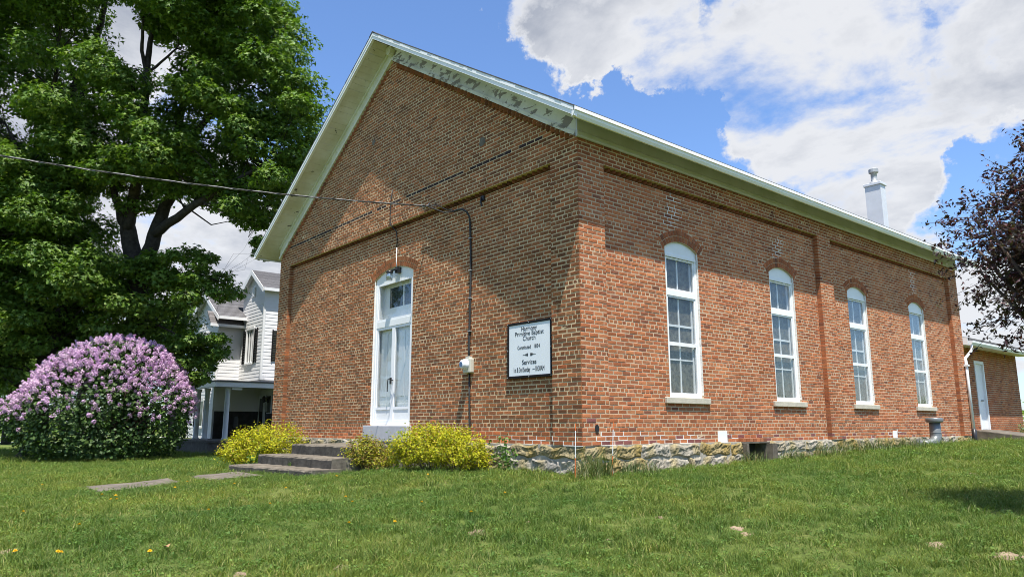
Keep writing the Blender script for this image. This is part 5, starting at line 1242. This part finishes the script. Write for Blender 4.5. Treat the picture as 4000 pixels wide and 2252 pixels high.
spots = [(.30, .0, .55, 230, .22, 'tall dark grass tuft between the two marker stakes'), (.45, -.35, .38, 150, .25, 'pale drooping grass tuft at the brick corner by the stakes'), (.30, 1.0, .34, 150, .35, 'bushy grass clump against the foundation stones below the corner window'),
         (.28, 4.3, .36, 110, .25, 'grass tuft beside the basement opening, corner side'), (.30, 5.8, .40, 120, .3, 'green tuft just past the basement opening'), (.28, 7.2, .45, 170, .4, 'tall weedy grass below the middle brick pilaster'),
         (.28, 8.3, .42, 150, .4, 'dry grass clump against the foundation past the pilaster'), (.28, 9.6, .45, 170, .45, 'long grass under the third window from the corner'), (.28, 11.2, .45, 170, .45, 'long dry grass under the wall before the vent pipe'), (.5, 12.4, .30, 110, .3, 'short grass around the vent pipe elbow'), (.28, 15.0, .3, 120, .5, 'short tufts near the far church corner'),
         (-1.0, -.45, .22, 260, .5, 'bright fresh grass at the wall below the church sign'), (-6.2, -2.75, .16, 150, .5, 'grass fringe along the lowest concrete step'), (-6.0, -2.1, .18, 30, .08, 'little grass sprig on the middle concrete step')]
for (x, y, h, n, sr, lb) in spots:
    if 'sprig' in lb: V, Fc, cc = blades((x, y), n, h, .012, .9, WG, sr); V[:, 2] += (-.475-float(gz(x, y)))+.01
    else: V, Fc, cc = blades((x, y), n, h, .010, .8, TALL if h > .3 else GP, sr)
    tag(mobj('grass_tuft', V, Fc, M['grass'], None, cc), lb, 'grass tuft', 'grass tufts along the walls and steps')

# purple leaved tree on the right
pt = np.array([6.35, 1.95, 0.]); pt[2] = float(gz(pt[0], pt[1])); cc_ = pt+np.array([0, 0, 3.0])
plum = thing('purple_leaf_tree', 'small purple leaved tree with fine arching twigs', 'tree', tuple(pt))
mb = MB(); mb.tube([pt-np.array([0, 0, .1]), pt+np.array([.03, 0, .6]), pt+np.array([0, .02, 1.2])], [.11, .09, .075], 9); Cs, Ns, Ss = [], [], []
rp = np.random.default_rng(9)
for k in range(14):
    d = unit(rp.normal(size=3)*np.array([1, 1, .5])+np.array([0, 0, .5])); e = cc_+d*np.array([1.2, 1.2, 1.2]); s0 = pt+np.array([0, 0, rp.uniform(.8, 1.25)]); mb.tube([s0, s0*.5+e*.5+np.array([0, 0, .1]), e], [.045, .03, .014], 5)
for k in range(760):
    d = unit(rp.normal(size=3)); d[2] = d[2] if d[2] > -.75 else -.4; tip = cc_+d*np.array([1.72, 1.72, 1.72])*rp.uniform(.4, 1.06); root = cc_+d*np.array([1, 1, 1.0])*rp.uniform(.1, .5); L = tip-root
    midp = root+L*.5+np.array([0, 0, .14]); mb.tube([root, midp, tip], [.008, .005, .002], 3)
    m_ = 52; u = rp.uniform(.25, 1.02, m_)[:, None]; p = (1-u)**2*root+2*u*(1-u)*midp+u*u*tip; Cs.append(p+rp.normal(size=(m_, 3))*.035); Ns.append(rp.normal(size=(m_, 3))*.6+np.array([0, 0, .7]))
    for q in range(3):
        st = root+L*rp.uniform(.5, .95); e = st+unit(unit(L)+rp.normal(size=3)*.8)*rp.uniform(.12, .32); mb.tube([st, e], [.003, .0015], 3); u = rp.random(12)[:, None]; Cs.append(st*(1-u)+e*u+rp.normal(size=(12, 3))*.015); Ns.append(rp.normal(size=(12, 3))*.7+np.array([0, 0, .5]))
C = np.concatenate(Cs); V, Fc = leaf_arrays(C, np.concatenate(Ns), rp.uniform(.045, .078, len(C)), .42, .25, .45, .25)
mb.obj('trunk', M['twig'], plum, True); mobj('crown', V, Fc, M['plum'], plum, colors(len(C), [((.055, .022, .026), 4), ((.035, .028, .02), 3), ((.075, .07, .025), 1.4), ((.12, .04, .045), 1)], 2))

# ------------------------------------------------------------------ bare soil, dandelions, fallen leaf, mown grass
patches = []
def patch(px, py, w, h):
    c = ground_hit(px, py); d = np.linalg.norm(c-CAM); r = w/2/F_PX*d
    V = [(c[0], c[1], c[2]+.016)]; n = 18
    for ring, (f, dz) in enumerate(((.5, .014), (.9, .008), (1.1, -.02))):
        for a in np.linspace(0, 2*math.pi, n+1)[:-1]:
            q = r*f*(1+.25*math.sin(3*a+px)+.15*math.sin(5*a+py)); x, y = c[0]+q*math.cos(a), c[1]+q*math.sin(a); V.append((x, y, float(gz(x, y))+dz+rb.uniform(-.006, .008)))
    Fc = [(0, 1+i, 1+(i+1) % n) for i in range(n)]
    for k in range(2): Fc += [(1+k*n+i, 1+(k+1)*n+i, 1+(k+1)*n+(i+1) % n, 1+k*n+(i+1) % n) for i in range(n)]
    kind(mobj('bare_soil', V, Fc, M['soil'], smooth=True), 'structure'); patches.append((c[0], c[1], r))
Z5 = lambda x, y: (x*.7764, 1850+y*.7764); Z6 = lambda x, y: (2000+x*.7764, 1750+y*.7764)
for x, y, w in ((50, 392, 110), (2405, 296, 85), (1730, 472, 95), (1205, 508, 55), (712, 492, 40), (592, 510, 36)): patch(*Z5(x, y), w*.7764, 0)
for x, y, w in ((2130, 490, 90), (2500, 547, 110), (1185, 436, 55), (1135, 406, 60), (745, 350, 40), (490, 470, 36), (2315, 130, 40), (80, 376, 30)): patch(*Z6(x, y), w*.7764, 0)

heads = [Z5(*q) for q in ((210, 72), (515, 125), (563, 150), (578, 128), (588, 150), (103, 217), (397, 287), (82, 424), (278, 428), (287, 436), (752, 427), (940, 57), (876, 87), (1040, 208), (1357, 176), (1440, 90), (1688, 28), (1730, 136), (1770, 165), (2117, 168), (1750, 278), (1977, 270), (2368, 222), (2145, 20), (2548, 118), (1187, 66))]
def dandelion():
    t = thing('dandelion', 'yellow dandelion flower in the mown lawn', 'flower', (0, 0, 0), 'dandelions in the lawn')
    m = MB(); m.tube([(0, 0, -.02), (.004, 0, .05), (.0, 0, .095)], .003, 5); m.obj('stem', M['stem'], t)
    m = MB()
    for ring, (r, z, n) in enumerate(((.026, .098, 16), (.019, .106, 12), (.010, .112, 8))):
        for k in range(n):
            a = 2*math.pi*(k+.5*ring)/n; w = .0045; ca, sa = math.cos(a), math.sin(a)
            m.add([(0, 0, .095), (r*.7*ca-w*sa, r*.7*sa+w*ca, z), (r*ca, r*sa, z-.002), (r*.7*ca+w*sa, r*.7*sa-w*ca, z)], [(0, 1, 2, 3)])
    m.obj('flower_head', M['yellow'], t); return t
d0 = dandelion()
for i, (px, py) in enumerate(heads):
    p = ground_hit(px, py+4)
    if i == 0: t = d0
    else:
        t = d0.copy(); COL.objects.link(t)
        for ch in d0.children: c2 = ch.copy(); COL.objects.link(c2); c2.parent = t
    t.location = p; t.scale = (.8,)*3; t.rotation_euler = (rb.uniform(-.3, .3), rb.uniform(-.3, .3), rb.uniform(0, 6))
p = ground_hit(*Z5(830, 398)); m = MB(); m.add([(p[0]-.05, p[1], p[2]+.05), (p[0], p[1]-.035, p[2]+.075), (p[0]+.06, p[1]+.01, p[2]+.06), (p[0]+.0, p[1]+.04, p[2]+.08)], [(0, 1, 2), (0, 2, 3)])
tag(m.obj('fallen_leaf', M['drybrown']), 'curled brown dead leaf lying on the lawn', 'leaf')

# grass: clumps of mown blades scattered over the lawn with geometry nodes
clumpcol = bpy.data.collections.new('grass_clumps')
def clump(i, n, h, w, spr, clover):
    a = RNG.uniform(0, 6.28, n); r = spr*np.sqrt(RNG.random(n)); b0 = np.stack([np.cos(a)*r, np.sin(a)*r, np.full(n, -.015)], 1)
    hh = h*RNG.uniform(.45, 1.15, n); ta = RNG.uniform(0, 6.28, n); ln = RNG.uniform(.2, 1.1, n)*hh; td = np.stack([np.cos(ta), np.sin(ta), np.zeros(n)], 1); sa = RNG.uniform(0, 6.28, n); sd = np.stack([np.cos(sa), np.sin(sa), np.zeros(n)], 1); up = np.array([0, 0, 1.])
    v = lambda s, wd, sg: b0+up*(hh*s*(1-.2*s))[:, None]+td*(ln*s*s)[:, None]+sd*(w*wd*sg)
    V = np.stack([v(0, 1, -.5), v(0, 1, .5), v(.55, .9, .5), v(.55, .9, -.5), v(1, 0, 0)], 1).reshape(-1, 3); k = np.arange(n)[:, None]*5
    Fc = np.concatenate([k+np.array([[0, 1, 2]]), k+np.array([[0, 2, 3]]), k+np.array([[3, 2, 4]])], 1).reshape(-1, 3); cc = colors(n, GP, 3)
    if clover:
        C = np.stack([RNG.normal(size=clover)*spr*.6, RNG.normal(size=clover)*spr*.6, RNG.uniform(.25, .8, clover)*h], 1); V2, F2 = leaf_arrays(C, RNG.normal(size=(clover, 3))*.35+np.array([0, 0, 1.]), RNG.uniform(.015, .032, clover), .8)
        Fc = np.concatenate([Fc, F2+len(V)]); V = np.concatenate([V, V2]); cc = np.concatenate([cc, colors(clover, [((.10, .19, .04), 2), ((.15, .24, .05), 1)], 2)])
    o = bpy.data.objects.new('grass_clump', mesh_from('grass_clump', V, Fc, M['grass'], cc)); clumpcol.objects.link(o)
for i in range(7): clump(i, 34, (.070, .085, .06, .105, .075, .065, .13)[i], .0055, .085, (4, 0, 22, 2, 8, 0, 0)[i])
def lawn_points():
    out = []
    yaw0 = math.atan2(FW[1], FW[0])
    for (r0, r1, dens, sc) in ((4.6, 9.5, 190, 1.0), (9.5, 16, 130, 1.1), (16, 26, 52, 1.5), (26, 48, 14, 2.3)):
        half = math.radians(44); area = half*(r1*r1-r0*r0); n = int(area*dens); r = np.sqrt(RNG.uniform(r0*r0, r1*r1, n)); a = yaw0+RNG.uniform(-half, half, n)
        x, y = CAM[0]+np.cos(a)*r, CAM[1]+np.sin(a)*r
        k = ~((x < .09) & (x > -W-.1) & (y > -.07) & (y < 24)); k &= ~((x > -7.5) & (x < -4.4) & (y > -2.6) & (y < 0)); k &= ~((x > -27.5) & (x < -20.9) & (y > 1.0)); k &= ~((x > -.6) & (x < 2.3) & (y > 18.4) & (y < 20.6))
        for (pxx, pyy, pr) in patches: k &= ((x-pxx)**2+(y-pyy)**2 > (pr*RNG.uniform(.35, 1.0, n))**2)
        for q4 in (slabA, slabB):
            ins = np.ones(n, bool)
            for i in range(4):
                a0, a1 = q4[i], q4[(i+1) % 4]; ins &= ((a1[0]-a0[0])*(y-a0[1])-(a1[1]-a0[1])*(x-a0[0])) * (-1 if ((q4[1][0]-q4[0][0])*(q4[2][1]-q4[0][1])-(q4[1][1]-q4[0][1])*(q4[2][0]-q4[0][0])) < 0 else 1) > -.02
            k &= ~ins
        # thin patches where soil shows
        thin = .5+.5*np.sin(x*1.7+np.sin(y*2.3)*1.5)*np.sin(y*1.9+np.cos(x*1.3)); k &= RNG.random(n) > thin*.30
        x, y = x[k], y[k]; out.append(np.stack([x, y, gz(x, y)+.004, np.full(len(x), sc)], 1))
    return np.concatenate(out)
LP = lawn_points()
me = bpy.data.meshes.new('grass'); me.vertices.add(len(LP)); me.vertices.foreach_set('co', LP[:, :3].astype(np.float32).ravel())
at_ = me.attributes.new('blade_scale', 'FLOAT', 'POINT'); at_.data.foreach_set('value', LP[:, 3].astype(np.float32))
grass = link(bpy.data.objects.new('grass', me)); kind(grass, 'stuff'); me.materials.append(M['grass']); grass['label'] = 'short mown green grass covering the lawn'; grass['category'] = 'grass'
ng = bpy.data.node_groups.new('scatter_grass', 'GeometryNodeTree'); ng.interface.new_socket('Geometry', in_out='INPUT', socket_type='NodeSocketGeometry'); ng.interface.new_socket('Geometry', in_out='OUTPUT', socket_type='NodeSocketGeometry')
gi, go = ng.nodes.new('NodeGroupInput'), ng.nodes.new('NodeGroupOutput'); ci = ng.nodes.new('GeometryNodeCollectionInfo'); ci.inputs['Collection'].default_value = clumpcol; ci.inputs['Separate Children'].default_value = True; ci.inputs['Reset Children'].default_value = True
ip = ng.nodes.new('GeometryNodeInstanceOnPoints'); ip.inputs['Pick Instance'].default_value = True
rv = ng.nodes.new('FunctionNodeRandomValue'); rv.data_type = 'FLOAT_VECTOR'; rv.inputs[0].default_value = (-.12, -.12, 0); rv.inputs[1].default_value = (.12, .12, 6.28)
na = ng.nodes.new('GeometryNodeInputNamedAttribute'); na.data_type = 'FLOAT'; na.inputs['Name'].default_value = 'blade_scale'
rs = ng.nodes.new('FunctionNodeRandomValue'); rs.data_type = 'FLOAT'; rs.inputs[2].default_value = .6; rs.inputs[3].default_value = 1.15
mu = ng.nodes.new('ShaderNodeMath'); mu.operation = 'MULTIPLY'
L_ = ng.links; L_.new(na.outputs[0], mu.inputs[0]); L_.new(rs.outputs[1], mu.inputs[1])
L_.new(gi.outputs[0], ip.inputs['Points']); L_.new(ci.outputs[0], ip.inputs['Instance']); L_.new(rv.outputs[0], ip.inputs['Rotation']); L_.new(mu.outputs[0], ip.inputs['Scale']); L_.new(ip.outputs[0], go.inputs[0])
md = grass.modifiers.new('scatter', 'NODES'); md.node_group = ng
print('bricks', len(bricks), 'grass clumps', len(LP), 'tris', sum(len(m_.polygons) for m_ in bpy.data.meshes))
